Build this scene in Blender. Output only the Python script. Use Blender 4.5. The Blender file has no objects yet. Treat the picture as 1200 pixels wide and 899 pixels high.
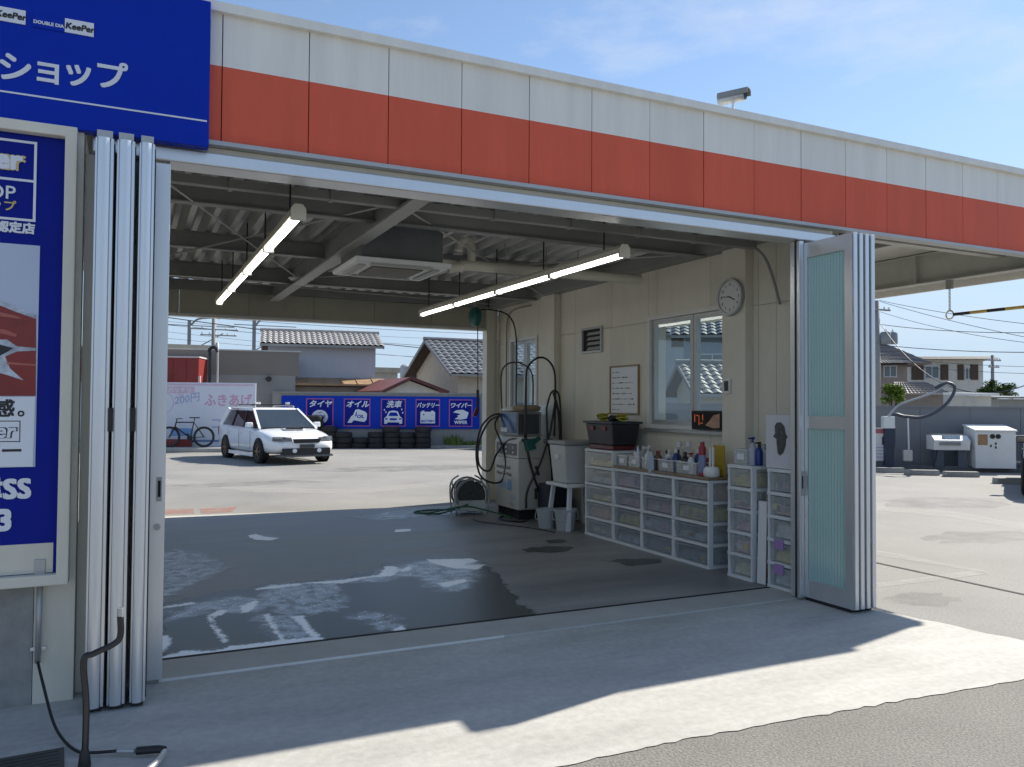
import bpy, bmesh, math, random
from mathutils import Vector, Matrix
random.seed(7)
R = math.radians
sc = bpy.context.scene
col = sc.collection

# ------------------------------------------------------------------ camera
F_PX, W_PX, H_PX = 945.6, 1200.0, 899.0
YAW, PITCH, ROLL = R(25.428), R(1.50), R(0.384)
CAM = Vector((0, -4.94, 1.55))
FW = Vector((math.sin(YAW)*math.cos(PITCH), math.cos(YAW)*math.cos(PITCH), math.sin(PITCH)))
_r = Vector((math.cos(YAW), -math.sin(YAW), 0)); _u = _r.cross(FW)
RT = _r*math.cos(ROLL) + _u*math.sin(ROLL)
UP = -_r*math.sin(ROLL) + _u*math.cos(ROLL)
cd = bpy.data.cameras.new('camera'); cam = bpy.data.objects.new('camera', cd); col.objects.link(cam)
m = Matrix((RT, UP, -FW)).transposed().to_4x4(); m.translation = CAM; cam.matrix_world = m
cd.sensor_width = 36; cd.lens = F_PX/W_PX*36; cd.clip_start = .05; cd.clip_end = 3000
sc.camera = cam

# ------------------------------------------------------------------ sky, sun, exposure
SUN = Vector((1.2, .287, 1)).normalized()
EL = math.asin(SUN.z); AZ = math.atan2(SUN.x, SUN.y)
wd = bpy.data.worlds.new('World'); sc.world = wd; wd.use_nodes = True
nt = wd.node_tree; nt.nodes.clear()
def N(t, tree=None, **k):
    n = (tree or nt).nodes.new(t)
    for a, b in k.items(): setattr(n, a, b)
    return n
sky = N('ShaderNodeTexSky', sky_type='NISHITA', sun_disc=False, sun_elevation=EL, sun_rotation=AZ,
        air_density=1.0, dust_density=0.15, ozone_density=3.0)
tc = N('ShaderNodeTexCoord'); mp = N('ShaderNodeMapping'); mp.inputs['Scale'].default_value = (2.2, 2.2, 6.5)
mp.inputs['Location'].default_value = (.35, 1.1, .2)
nz = N('ShaderNodeTexNoise'); nz.inputs['Scale'].default_value = 1.1; nz.inputs['Detail'].default_value = 9; nz.inputs['Roughness'].default_value = .62
rp = N('ShaderNodeValToRGB'); rp.color_ramp.elements[0].position = .50; rp.color_ramp.elements[1].position = .72
rp.color_ramp.elements[1].color = (.62, .62, .62, 1)
mix = N('ShaderNodeMixRGB'); mix.inputs[2].default_value = (4.6, 5.0, 5.6, 1)
bg = N('ShaderNodeBackground'); bg.inputs['Strength'].default_value = .075
out = N('ShaderNodeOutputWorld')
L = nt.links.new
L(tc.outputs['Generated'], mp.inputs[0]); L(mp.outputs[0], nz.inputs['Vector']); L(nz.outputs['Fac'], rp.inputs[0])
# pale summer haze low in the sky
sx_ = N('ShaderNodeSeparateXYZ'); hz = N('ShaderNodeMapRange', interpolation_type='SMOOTHSTEP'); hz.inputs[1].default_value = -.02; hz.inputs[2].default_value = .42; hz.inputs[3].default_value = .93; hz.inputs[4].default_value = .12
hm = N('ShaderNodeMixRGB'); hm.inputs[2].default_value = (2.9, 3.75, 4.9, 1)
L(tc.outputs['Generated'], sx_.inputs[0]); L(sx_.outputs['Z'], hz.inputs[0]); L(hz.outputs[0], hm.inputs[0]); L(sky.outputs[0], hm.inputs[1])
L(rp.outputs[0], mix.inputs[0]); L(hm.outputs[0], mix.inputs[1]); L(mix.outputs[0], bg.inputs[0]); L(bg.outputs[0], out.inputs[0])
sd = bpy.data.lights.new('sun', 'SUN'); sd.energy = 3.7; sd.angle = R(.53); sd.color = (1, .93, .82)
so = bpy.data.objects.new('sun', sd); col.objects.link(so); so.rotation_euler = SUN.to_track_quat('Z', 'Y').to_euler()
sc.view_settings.view_transform = 'Standard'; sc.view_settings.look = 'None'
sc.view_settings.exposure = 1.17; sc.view_settings.gamma = 1; sc.view_settings.use_curve_mapping = False

# ------------------------------------------------------------------ a pixel's ray met with a plane of the place
def at(px, py, X=None, Y=None, Z=None):
    v = RT*(px-W_PX/2) - UP*(py-H_PX/2) + FW*F_PX
    if X is not None: t = (X-CAM.x)/v.x
    elif Y is not None: t = (Y-CAM.y)/v.y
    else: t = (Z-CAM.z)/v.z
    return CAM + v*t

# ------------------------------------------------------------------ materials
MATS = {}
def mat(name, c, rough=.6, metal=0, var=.12, scale=3, bump=0, bscale=80, rvar=.1, spec=.5, coat=0, emit=None, stretch=(1,1,1), c2=None, grain=0, gscale=200, rnd=0):
    if name in MATS: return MATS[name]
    M = bpy.data.materials.new(name); M.use_nodes = True; t = M.node_tree
    b = t.nodes['Principled BSDF']; K = t.links.new
    b.inputs['Metallic'].default_value = metal; b.inputs['Specular IOR Level'].default_value = spec
    b.inputs['Coat Weight'].default_value = coat; b.inputs['Coat Roughness'].default_value = .08
    tcd = N('ShaderNodeTexCoord', t); mpp = N('ShaderNodeMapping', t); mpp.inputs['Scale'].default_value = stretch
    K(tcd.outputs['Object'], mpp.inputs[0])
    n = N('ShaderNodeTexNoise', t); n.inputs['Scale'].default_value = scale; n.inputs['Detail'].default_value = 8; n.inputs['Roughness'].default_value = .65
    K(mpp.outputs[0], n.inputs['Vector'])
    rmp = N('ShaderNodeValToRGB', t); e = rmp.color_ramp.elements
    lo = tuple(max(0, q*(1-var)) for q in c); hi = tuple(min(1, q*(1+var)) for q in c)
    if c2: lo = c2; hi = c
    e[0].position = .3; e[1].position = .7; e[0].color = (*lo, 1); e[1].color = (*hi, 1)
    K(n.outputs['Fac'], rmp.inputs[0]); src = rmp.outputs[0]
    if grain:
        g = N('ShaderNodeTexNoise', t); g.inputs['Scale'].default_value = gscale; g.inputs['Detail'].default_value = 3
        K(tcd.outputs['Object'], g.inputs['Vector'])
        gr = N('ShaderNodeMapRange', t); gr.inputs[1].default_value = .3; gr.inputs[2].default_value = .7; gr.inputs[3].default_value = 1-grain; gr.inputs[4].default_value = 1+grain
        K(g.outputs['Fac'], gr.inputs[0])
        mm = N('ShaderNodeVectorMath', t, operation='MULTIPLY'); K(src, mm.inputs[0]); K(gr.outputs[0], mm.inputs[1]); src = mm.outputs[0]
    if rnd:
        oi = N('ShaderNodeObjectInfo', t); mr = N('ShaderNodeMapRange', t); mr.inputs[3].default_value = 1-rnd; mr.inputs[4].default_value = 1+rnd; K(oi.outputs['Random'], mr.inputs[0])
        mm2 = N('ShaderNodeVectorMath', t, operation='MULTIPLY'); K(src, mm2.inputs[0]); K(mr.outputs[0], mm2.inputs[1]); src = mm2.outputs[0]
    K(src, b.inputs['Base Color'])
    rr = N('ShaderNodeMapRange', t); rr.inputs[3].default_value = max(.02, rough-rvar); rr.inputs[4].default_value = min(1, rough+rvar)
    K(n.outputs['Fac'], rr.inputs[0]); K(rr.outputs[0], b.inputs['Roughness'])
    if bump:
        n2 = N('ShaderNodeTexNoise', t); n2.inputs['Scale'].default_value = bscale; n2.inputs['Detail'].default_value = 4
        K(tcd.outputs['Object'], n2.inputs['Vector'])
        bp = N('ShaderNodeBump', t); bp.inputs['Strength'].default_value = bump; bp.inputs['Distance'].default_value = .01
        K(n2.outputs['Fac'], bp.inputs['Height']); K(bp.outputs[0], b.inputs['Normal'])
    if emit:
        b.inputs['Emission Color'].default_value = (*emit[0], 1); b.inputs['Emission Strength'].default_value = emit[1]
    MATS[name] = M
    return M
def mat_glass(name, tint, opac=.1, rough=.02, dif=None, refl=1.45):
    if name in MATS: return MATS[name]
    M = bpy.data.materials.new(name); M.use_nodes = True; t = M.node_tree; t.nodes.clear(); K = t.links.new
    o = N('ShaderNodeOutputMaterial', t); tr = N('ShaderNodeBsdfTransparent', t); tr.inputs[0].default_value = (*tint, 1)
    gl = N('ShaderNodeBsdfGlossy', t); gl.inputs['Roughness'].default_value = rough
    lw = N('ShaderNodeLayerWeight', t); lw.inputs['Blend'].default_value = .5
    pw_ = N('ShaderNodeMath', t, operation='POWER'); pw_.inputs[1].default_value = 4; K(lw.outputs['Facing'], pw_.inputs[0])
    fr = N('ShaderNodeMapRange', t); fr.inputs[3].default_value = .04*(refl/1.45)**4; fr.inputs[4].default_value = .9; K(pw_.outputs[0], fr.inputs[0])
    df = N('ShaderNodeBsdfDiffuse', t); df.inputs[0].default_value = (*(dif or tint), 1)
    m1 = N('ShaderNodeMixShader', t); m1.inputs[0].default_value = opac; K(tr.outputs[0], m1.inputs[1]); K(df.outputs[0], m1.inputs[2])
    m2 = N('ShaderNodeMixShader', t); K(fr.outputs[0], m2.inputs[0]); K(m1.outputs[0], m2.inputs[1]); K(gl.outputs[0], m2.inputs[2])
    K(m2.outputs[0], o.inputs[0]); MATS[name] = M
    return M
def mat_holes(name, c, thr=.45, soft=.1, scale=9, rough=.5, alpha=1):
    """surface broken up by a noise mask (foam, film)"""
    M = bpy.data.materials.new(name); M.use_nodes = True; t = M.node_tree; t.nodes.clear(); K = t.links.new
    o = N('ShaderNodeOutputMaterial', t); tr = N('ShaderNodeBsdfTransparent', t)
    p = N('ShaderNodeBsdfPrincipled', t); p.inputs['Base Color'].default_value = (*c, 1); p.inputs['Roughness'].default_value = rough
    tcd = N('ShaderNodeTexCoord', t); n = N('ShaderNodeTexNoise', t); n.inputs['Scale'].default_value = scale; n.inputs['Detail'].default_value = 9; n.inputs['Roughness'].default_value = .7
    K(tcd.outputs['Object'], n.inputs['Vector'])
    r = N('ShaderNodeMapRange', t); r.inputs[1].default_value = thr-soft; r.inputs[2].default_value = thr+soft; r.inputs[4].default_value = alpha
    K(n.outputs['Fac'], r.inputs[0]); mx = N('ShaderNodeMixShader', t); K(r.outputs[0], mx.inputs[0]); K(tr.outputs[0], mx.inputs[1]); K(p.outputs[0], mx.inputs[2])
    K(mx.outputs[0], o.inputs[0]); MATS[name] = M
    return M
cream = mat('cream_panel', (.66, .63, .53), .5, var=.10, scale=1.5, bump=.05, stretch=(1,1,.35), rnd=.03)
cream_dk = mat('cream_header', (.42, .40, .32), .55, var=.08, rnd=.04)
trimw = mat('white_trim', (.66, .66, .63), .4, var=.06)
f_white = mat('fascia_white', (.80, .785, .72), .45, spec=.25, var=.08, scale=4, stretch=(1.6,1,.14), rnd=.025)
f_red = mat('fascia_red', (.70, .125, .07), .5, spec=.15, var=.08, scale=4, stretch=(1.6,1,.2), rnd=.03)
alu = mat('aluminium', (.66, .68, .70), .34, metal=.75, var=.05, scale=6, stretch=(1,1,.15))
alu_d = mat('aluminium_dull', (.42, .43, .43), .45, metal=.5, var=.08)
steel = mat('grey_steel_paint', (.25, .255, .245), .5, var=.12)
steel_l = mat('light_steel_paint', (.42, .42, .39), .5, var=.1)
deck = mat('roof_deck_zinc', (.46, .465, .45), .42, metal=.1, var=.15)
black = mat('black_rubber', (.014, .014, .015), .55, var=.3)
tyre_m = mat('tyre_rubber', (.018, .018, .019), .75, var=.3, bump=.2)
dark = mat('dark_void', (.01, .01, .011), .8)
conc_b = mat('rough_concrete', (.27, .27, .255), .85, var=.28, scale=5, bump=.4, bscale=40)
white_p = mat('white_plastic', (.72, .73, .72), .38, var=.04)
white_car = mat('white_car_paint', (.80, .81, .82), .25, var=.015, coat=.7)
black_car = mat('black_car_paint', (.012, .012, .014), .2, var=.05, coat=.8)
blue_s = mat('sign_blue', (.001, .028, .40), .5, var=.06, spec=.15)
blue_n = mat('sign_navy', (.002, .012, .24), .5, var=.06, spec=.15)
blue_w = mat('wall_sign_blue', (.004, .04, .42), .55, var=.05, spec=.15)
lett = mat('lettering_white', (.72, .75, .80), .4, var=.02)
lett_k = mat('lettering_black', (.02, .02, .022), .5, var=.1)
lett_p = mat('lettering_pink', (.60, .34, .48), .5, var=.05)
lett_b = mat('lettering_lilac', (.34, .40, .62), .5, var=.05)
pink = mat('pink_frame_paint', (.36, .09, .30), .5, var=.1)
gold = mat('lettering_gold', (.62, .50, .16), .5, var=.05)
greyw = mat('grey_wall_paint', (.26, .26, .25), .7, var=.08, scale=1.2, bump=.08)
greyw2 = mat('grey_building_paint', (.17, .165, .155), .65, var=.07, scale=1.2)
greyw3 = mat('grey_building_lower', (.22, .225, .22), .65, var=.07, scale=1.2)
glass = mat_glass('window_glass', (.86, .93, .94), .05, dif=(.3, .4, .42))
teal = mat_glass('frosted_teal_glass', (.80, .95, .92), .62, .12, dif=(.56, .80, .75))
carglass = mat_glass('car_glass', (.10, .13, .14), .35, .03, dif=(.05, .07, .08), refl=2.0)
clearp = mat_glass('clear_plastic', (.93, .95, .95), .20, .2, dif=(.82, .85, .86))
greyp = mat_glass('smoky_plastic', (.86, .89, .91), .20, .25, dif=(.66, .71, .75))

# ------------------------------------------------------------------ mesh building
class MB:
    def __init__(s): s.v = []; s.f = []; s.mi = []
    def add(s, vs, fs, mi=0):
        o = len(s.v); s.v += [tuple(q) for q in vs]; s.f += [tuple(i+o for i in q) for q in fs]; s.mi += [mi]*len(fs); return s
    def box(s, x0, x1, y0, y1, z0, z1, mi=0):
        return s.add([(x0,y0,z0),(x1,y0,z0),(x1,y1,z0),(x0,y1,z0),(x0,y0,z1),(x1,y0,z1),(x1,y1,z1),(x0,y1,z1)],
                     [(0,3,2,1),(4,5,6,7),(0,1,5,4),(1,2,6,5),(2,3,7,6),(3,0,4,7)], mi)
    def frustum(s, b, t, mi=0):   # b,t: (x0,x1,y0,y1,z)
        return s.add([(b[0],b[2],b[4]),(b[1],b[2],b[4]),(b[1],b[3],b[4]),(b[0],b[3],b[4]),(t[0],t[2],t[4]),(t[1],t[2],t[4]),(t[1],t[3],t[4]),(t[0],t[3],t[4])],
                     [(0,3,2,1),(4,5,6,7),(0,1,5,4),(1,2,6,5),(2,3,7,6),(3,0,4,7)], mi)
    def prism(s, poly, a, b, ax='z', mi=0):
        n = len(poly)
        def P(p, h): return {'z': (p[0],p[1],h), 'y': (p[0],h,p[1]), 'x': (h,p[0],p[1])}[ax]
        vs = [P(p,a) for p in poly] + [P(p,b) for p in poly]
        fs = [tuple(range(n))[::-1], tuple(range(n,2*n))] + [(i,(i+1)%n,n+(i+1)%n,n+i) for i in range(n)]
        return s.add(vs, fs, mi)
    def beam(s, p, q, w, h, mi=0):   # square bar between two points
        p = Vector(p); q = Vector(q); d = (q-p).normalized(); u = Vector((0,0,1)) if abs(d.z) < .9 else Vector((1,0,0))
        a = d.cross(u).normalized()*w/2; b = a.cross(d).normalized()*h/2
        return s.add([p-a-b,p+a-b,p+a+b,p-a+b,q-a-b,q+a-b,q+a+b,q-a+b], [(0,3,2,1),(4,5,6,7),(0,1,5,4),(1,2,6,5),(2,3,7,6),(3,0,4,7)], mi)
    def tube(s, pts, r, n=8, smooth=0, mi=0, taper=None):
        pts = [Vector(p) for p in pts]
        if smooth: pts = spline(pts, smooth)
        rings = []; prev = None
        for i, p in enumerate(pts):
            d = (pts[min(i+1,len(pts)-1)] - pts[max(i-1,0)]).normalized()
            if prev is None: a = d.cross(Vector((0,0,1)) if abs(d.z) < .9 else Vector((1,0,0))).normalized()
            else: a = (prev - d*prev.dot(d)).normalized()
            prev = a; b = d.cross(a); rr = r if taper is None else r+(taper-r)*i/(len(pts)-1)
            rings.append([p+(a*math.cos(2*math.pi*k/n)+b*math.sin(2*math.pi*k/n))*rr for k in range(n)])
        vs = [v for q in rings for v in q]; fs = []
        for i in range(len(rings)-1):
            for k in range(n): fs.append((i*n+k, i*n+(k+1)%n, (i+1)*n+(k+1)%n, (i+1)*n+k))
        fs += [tuple(range(n))[::-1], tuple(range((len(rings)-1)*n, len(rings)*n))]
        return s.add(vs, fs, mi)
    def lathe(s, prof, c=(0,0,0), ax='z', n=20, mi=0, closed=False):   # prof: (r,h)
        vs = []; fs = []; c = Vector(c)
        for (r, h) in prof:
            for k in range(n):
                a = 2*math.pi*k/n; x, y = r*math.cos(a), r*math.sin(a)
                vs.append(c + Vector({'z': (x,y,h), 'y': (x,h,y), 'x': (h,x,y)}[ax]))
        m_ = len(prof)
        for i in range(m_ if closed else m_-1):
            j = (i+1) % m_
            for k in range(n): fs.append((i*n+k, i*n+(k+1)%n, j*n+(k+1)%n, j*n+k))
        if not closed:
            if prof[0][0] > 1e-4: fs.append(tuple(range(n))[::-1])
            if prof[-1][0] > 1e-4: fs.append(tuple(range((m_-1)*n, m_*n)))
        return s.add(vs, fs, mi)
    def frame(s, x0, x1, z0, z1, w, y0, y1, mi=0):   # picture-frame shape in an xz plane, one connected piece
        o = [(x0,z0),(x1,z0),(x1,z1),(x0,z1)]; i = [(x0+w,z0+w),(x1-w,z0+w),(x1-w,z1-w),(x0+w,z1-w)]
        vs = [(p[0],y0,p[1]) for p in o]+[(p[0],y0,p[1]) for p in i]+[(p[0],y1,p[1]) for p in o]+[(p[0],y1,p[1]) for p in i]
        fs = []
        for k in range(4):
            j = (k+1)%4
            fs += [(k,j,4+j,4+k),(8+k,12+k,12+j,8+j),(k,8+k,8+j,j),(4+k,4+j,12+j,12+k)]
        return s.add(vs, fs, mi)
    def xf(s, M_):
        s.v = [tuple(M_ @ Vector(q)) for q in s.v]; return s
    def build(s, name, mats, parent=None, smooth=False, bevel=0, loc=None, rz=0, wn=True):
        me = bpy.data.meshes.new(name); me.from_pydata(s.v, [], s.f)
        for mm in (mats if isinstance(mats, (list, tuple)) else [mats]): me.materials.append(mm)
        if len(set(s.mi)) > 1: me.polygons.foreach_set('material_index', s.mi)
        bm = bmesh.new(); bm.from_mesh(me); bmesh.ops.recalc_face_normals(bm, faces=bm.faces); bm.to_mesh(me); bm.free()
        if smooth: me.shade_smooth() if smooth == 1 else me.shade_smooth()
        o = link(name, me, parent)
        if smooth == 2: me.set_sharp_from_angle(angle=R(40))
        if loc is not None: o.location = loc
        if rz: o.rotation_euler.z = rz
        if bevel:
            b = o.modifiers.new('bevel', 'BEVEL'); b.width = bevel; b.segments = 2; b.limit_method = 'ANGLE'; b.angle_limit = R(35)
        return o
def link(name, me, parent=None):
    o = bpy.data.objects.new(name, me); col.objects.link(o); o.parent = parent; return o
def spline(p, k):
    o = []
    for i in range(len(p)-1):
        a, b, c, d = p[max(i-1,0)], p[i], p[i+1], p[min(i+2,len(p)-1)]
        for j in range(k):
            t = j/k
            o.append(.5*((2*b)+(c-a)*t+(2*a-5*b+4*c-d)*t*t+(3*b-a-3*c+d)*t**3))
    o.append(p[-1]); return o
def tag(o, label=None, cat=None, group=None, kind=None):
    if label: o['label'] = label
    if cat: o['category'] = cat
    if group: o['group'] = group
    if kind: o['kind'] = kind
    return o
def thing(name, label, cat, loc=(0,0,0), rz=0, group=None):
    o = bpy.data.objects.new(name, None); col.objects.link(o); o.empty_display_size = .2
    o.location = loc; o.rotation_euler = (0,0,rz); return tag(o, label, cat, group)
def copy_tree(o, parent=None):
    c = o.copy(); col.objects.link(c); c.parent = parent
    for ch in list(o.children): copy_tree(ch, c)
    return c
def struct(o): o['kind'] = 'structure'; return o
FACE = {'-y': (R(90), 0, 0), '-x': (R(90), 0, R(-90)), 'up': (0, 0, 0)}
def text(name, body, size, loc, m_, parent, face='-y', bold=0, shear=0, ax='LEFT', sx=1, spacing=1):
    c = bpy.data.curves.new('t', 'FONT'); c.body = body; c.size = size; c.align_x = ax; c.resolution_u = 3; c.shear = shear; c.space_character = spacing
    o = bpy.data.objects.new('t', c); col.objects.link(o)
    me = bpy.data.meshes.new_from_object(o.evaluated_get(bpy.context.evaluated_depsgraph_get()))
    bpy.data.objects.remove(o); bpy.data.curves.remove(c)
    me.name = name
    if bold:
        V = [v.co.copy() for v in me.vertices]; Fs = [tuple(p.vertices) for p in me.polygons]; mb = MB()
        for k, (dx, dy) in enumerate(((0,0),(bold,0),(0,bold),(bold,bold),(bold*.5,bold*.5))):
            mb.add([(v.x+dx, v.y+dy, k*.0002) for v in V], Fs)
        bpy.data.meshes.remove(me); me = bpy.data.meshes.new(name); me.from_pydata(mb.v, [], mb.f)
    me.materials.clear(); me.materials.append(m_)
    o = link(name, me, parent); o.location = loc; o.rotation_euler = FACE[face] if isinstance(face, str) else face; o.scale = (sx, 1, 1)
    return o
# ================================================================== SETTING: ground sheets
def sheet(name, poly, z, m_, parent=None):
    return MB().add([(p[0], p[1], z) for p in poly], [tuple(range(len(poly)))]).build(name, m_, parent)
def ragged(pts, step=.12, amp=.012):
    o = []
    for i in range(len(pts)-1):
        a = Vector(pts[i]).to_2d(); b = Vector(pts[i+1]).to_2d(); n = max(1, int((b-a).length/step)); d = (b-a).normalized(); q = Vector((-d.y, d.x))
        for k in range(n): o.append(tuple(a+(b-a)*k/n + (q*random.gauss(0, amp) if k else q*0)))
    o.append(tuple(Vector(pts[-1]).to_2d())); return o
lot_m = mat('worn_lot_asphalt', (.228, .224, .213), .85, var=.2, scale=.4, bump=.25, bscale=120, grain=.22, gscale=70)
asph = mat('coarse_asphalt', (.175, .168, .155), .88, var=.16, scale=1.3, bump=.6, bscale=80, grain=.32, gscale=75)
apron_m = mat('apron_concrete', (.415, .408, .38), .8, var=.2, scale=1.5, bump=.12, bscale=60, grain=.08, gscale=22, stretch=(.45,1.5,1))
thr_m = mat('threshold_concrete', (.40, .40, .37), .7, var=.12, scale=2.5, bump=.1, grain=.1)
ground = struct(sheet('ground', [(-300,-300),(300,-300),(300,300),(-300,300)], -.016, lot_m))
front = ragged([(-12,-1.75),(-1,-1.83),(1.64,-1.85),(2.37,-1.84),(4.0,-1.94),(4.68,-1.98),(5.62,-2.06)], .05, .006)
aside = ragged([(5.62,-2.06),(5.45,-1.5),(5.28,-.72),(5.2,-.5),(5.2,.0)], .1, .01)
struct(sheet('asphalt_forecourt', [(-60,-60),(60,-60),(60,-2.4),(9,-2.35)] + [(5.62,-2.06)] + front[::-1][1:] + [(-60,-1.75)], -.012, asph))
struct(sheet('concrete_apron', front + aside[1:] + [(5.2,0.02),(-12,.02)], -.008, apron_m))
# garage slab: damp, patchy concrete
slab_m = mat('damp_slab', (.34, .345, .335), .48, var=.3, scale=.9, bump=.06, bscale=60, rvar=.24, c2=(.12, .124, .124), grain=.1, gscale=40, stretch=(.32,1.5,1))
slab = struct(MB().add([(.02,.40,0),(5.55,.40,0),(5.55,6.46,0),(.02,6.92,0)], [(0,1,2,3)]).build('garage_floor', slab_m))
struct(MB().box(.05,5.05,.0,.365,-.2,.004).build('door_threshold', thr_m, bevel=.004))
struct(MB().box(.02,5.55,.367,.412,-.2,.0015).build('drain_groove', dark))
MB().box(.18,2.3,-.005,.0,-.1,.006).build('guide_strip', trimw)
rear_kerb = struct(MB().add([(.02,6.92,-.005),(5.55,6.46,-.005),(5.55,6.62,-.005),(.02,7.1,-.005)], [(0,1,2,3)]).build('rear_threshold', apron_m))
bpy.data.objects['guide_strip'].parent = bpy.data.objects['door_threshold']
# joint and faded paint on the lot
sheet('joint', [(6.80,-2.3),(6.83,-2.3),(6.84,9),(6.81,9)], -.010, dark, ground)
faded = mat_holes('faded_white_paint', (.55,.53,.49), .5, .25, 5, .8, .40)
faded_r = mat_holes('faded_red_paint', (.42,.17,.12), .49, .14, 6, .8, .6)
def pxs(pts, z=0): return [at(x,y,Z=z) for x,y in pts]
for pts in ([(1027,684),(1150,668),(1160,672),(1110,679),(1030,688)],[(1027,645),(1060,651),(1150,668),(1160,672),(1060,656),(1027,650)],[(1027,590),(1120,600),(1200,615),(1200,622),(1120,607),(1027,598)]):
    sheet('painted_line', [tuple(p)[:2] for p in pxs(pts,-.011)], -.011, faded, ground)
for pts in ([(191,597),(227,596),(228,602),(191,603)],[(234,596),(278,594),(272,600),(236,602)]):
    sheet('painted_mark', [tuple(p)[:2] for p in pxs(pts,-.011)], -.011, faded_r, ground)
for pts in ([(190,561),(300,572),(420,574),(560,560),(560,565),(420,579),(300,577),(190,566)],):
    sheet('painted_line', [tuple(p)[:2] for p in pxs(pts,-.011)], -.011, faded, ground)

stain_m = mat_holes('oil_stain', (.09,.088,.083), .53, .18, 2.2, .6, .32)
for i, (px, py, a_, b_) in enumerate(((470,548,2.2,.9),(300,566,1.6,.5),(1110,588,1.3,.7),(1150,628,.9,.4),(1080,700,.35,.22))):
    c = at(px,py,Z=0); sheet('oil_stain', [(c.x+a_*math.cos(t*.314)*random.uniform(.7,1.2), c.y+b_*math.sin(t*.314)*random.uniform(.7,1.2)) for t in range(20)], -.0105, stain_m, ground)
# ---- wet patches and soap foam on the slab: one thin sheet, its outlines traced on the floor
import numpy as np
WET = [[(186,708),(240,697),(290,690),(322,684),(400,679),(445,668),(452,661),(500,655),(556,655),(572,664),(588,678),(603,700),(628,724),(560,735),(470,743),(330,759),(187,773)],
 [(614,644),(640,640),(668,642),(665,645),(640,648),(618,647)], [(705,657),(735,655),(770,656),(776,660),(740,664)], [(640,634),(660,632),(662,635),(645,637)]]
FILM = [[(318,686),(352,684),(398,681),(394,690),(402,708),(392,716),(360,720),(345,724),(325,716),(316,700)],
 [(230,708),(262,700),(300,701),(318,690),(330,706),(300,718),(250,716),(225,722),(200,728),(205,716)],
 [(400,684),(440,676),(450,668),(500,657),(556,656),(571,661),(558,668),(563,674),(545,690),(525,694),(505,688),(494,676),(470,676),(440,682)],
 [(405,722),(440,718),(458,722),(466,734),(452,738),(430,728)], [(300,722),(340,720),(350,730),(372,746),(330,752),(312,735)],
 [(400,606),(470,599),(556,594),(556,598),(520,604),(440,610)], [(188,652),(206,644),(240,650),(262,664),(250,676),(228,684),(205,697),(188,700)], [(196,772),(230,764),(300,757),(372,750),(372,756),(300,765),(200,779)]]
FOAM = [[(353,684),(400,680),(445,674),(452,664),(464,664),(468,669),(460,675),(430,678),(402,684)],
 [(500,656),(553,655),(560,658),(545,662),(568,662),(560,668),(530,666),(505,660)], [(468,668),(480,664),(482,668),(470,671)],
 [(512,684),(545,679),(548,682),(520,689)], [(188,771),(216,763),(250,764),(270,758),(330,751),(372,746),(380,750),(330,759),(260,768),(189,777)],
 [(243,724),(247,721),(252,732),(268,752),(262,754),(248,735)], [(244,722),(255,716),(266,715),(264,719),(252,724)],
 [(308,721),(314,720),(322,733),(333,750),(328,750),(318,735)], [(340,723),(356,722),(362,734),(376,748),(366,749),(352,733)],
 [(186,744),(198,746),(201,752),(194,762),(186,767)], [(458,739),(470,734),(476,739),(466,743)], [(289,628),(300,626),(310,629),(328,631),(318,634),(298,633)],
 [(462,621),(482,620),(482,623),(462,624)], [(282,710),(300,704),(304,706),(292,718),(282,719)], [(352,684),(318,687),(300,690),(300,692),(330,689),(355,686)],
 [(400,749),(440,744),(441,746),(402,751)], [(225,706),(190,712),(190,714),(228,708)]]
gx = np.arange(.035, 5.0, .02); gy = np.arange(.406, 6.5, .02); GX, GY = np.meshgrid(gx, gy); P2 = np.stack([GX.ravel(), GY.ravel()], 1)
def sdist(px):
    q = np.array([tuple(p)[:2] for p in pxs(px)]); d = np.full(len(P2), 9.); ins = np.zeros(len(P2), bool)
    for i in range(len(q)):
        a, b = q[i], q[(i+1) % len(q)]; e = b-a; t = np.clip(((P2-a) @ e)/(e @ e+1e-9), 0, 1); d = np.minimum(d, np.linalg.norm(P2-(a+t[:,None]*e), axis=1))
        c = (a[1] > P2[:,1]) != (b[1] > P2[:,1]); xi = a[0]+(P2[:,1]-a[1])*(b[0]-a[0])/(b[1]-a[1]+1e-12); ins ^= c & (P2[:,0] < xi)
    return np.where(ins, d, -d)
fields = {n: np.clip(np.max([sdist(p) for p in L_], axis=0), -.3, .3) for n, L_ in (('wet', WET), ('film', FILM), ('foam', FOAM))}
keep = (np.maximum.reduce(list(fields.values())) > -.2).reshape(GX.shape); kc = keep[:-1,:-1] | keep[1:,1:] | keep[1:,:-1] | keep[:-1,1:]
W_ = len(gx); jj, ii = np.nonzero(kc); base_i = jj*W_+ii
fcs = np.stack([base_i, base_i+1, base_i+1+W_, base_i+W_], 1); used = np.unique(fcs); remap = np.full(len(P2), -1); remap[used] = np.arange(len(used))
me = bpy.data.meshes.new('soapy_water'); me.from_pydata([(float(x), float(y), .003) for x, y in P2[used]], [], remap[fcs].tolist())
for n in fields:
    at_ = me.attributes.new(n, 'FLOAT', 'POINT'); at_.data.foreach_set('value', fields[n][used].astype(np.float32))
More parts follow.
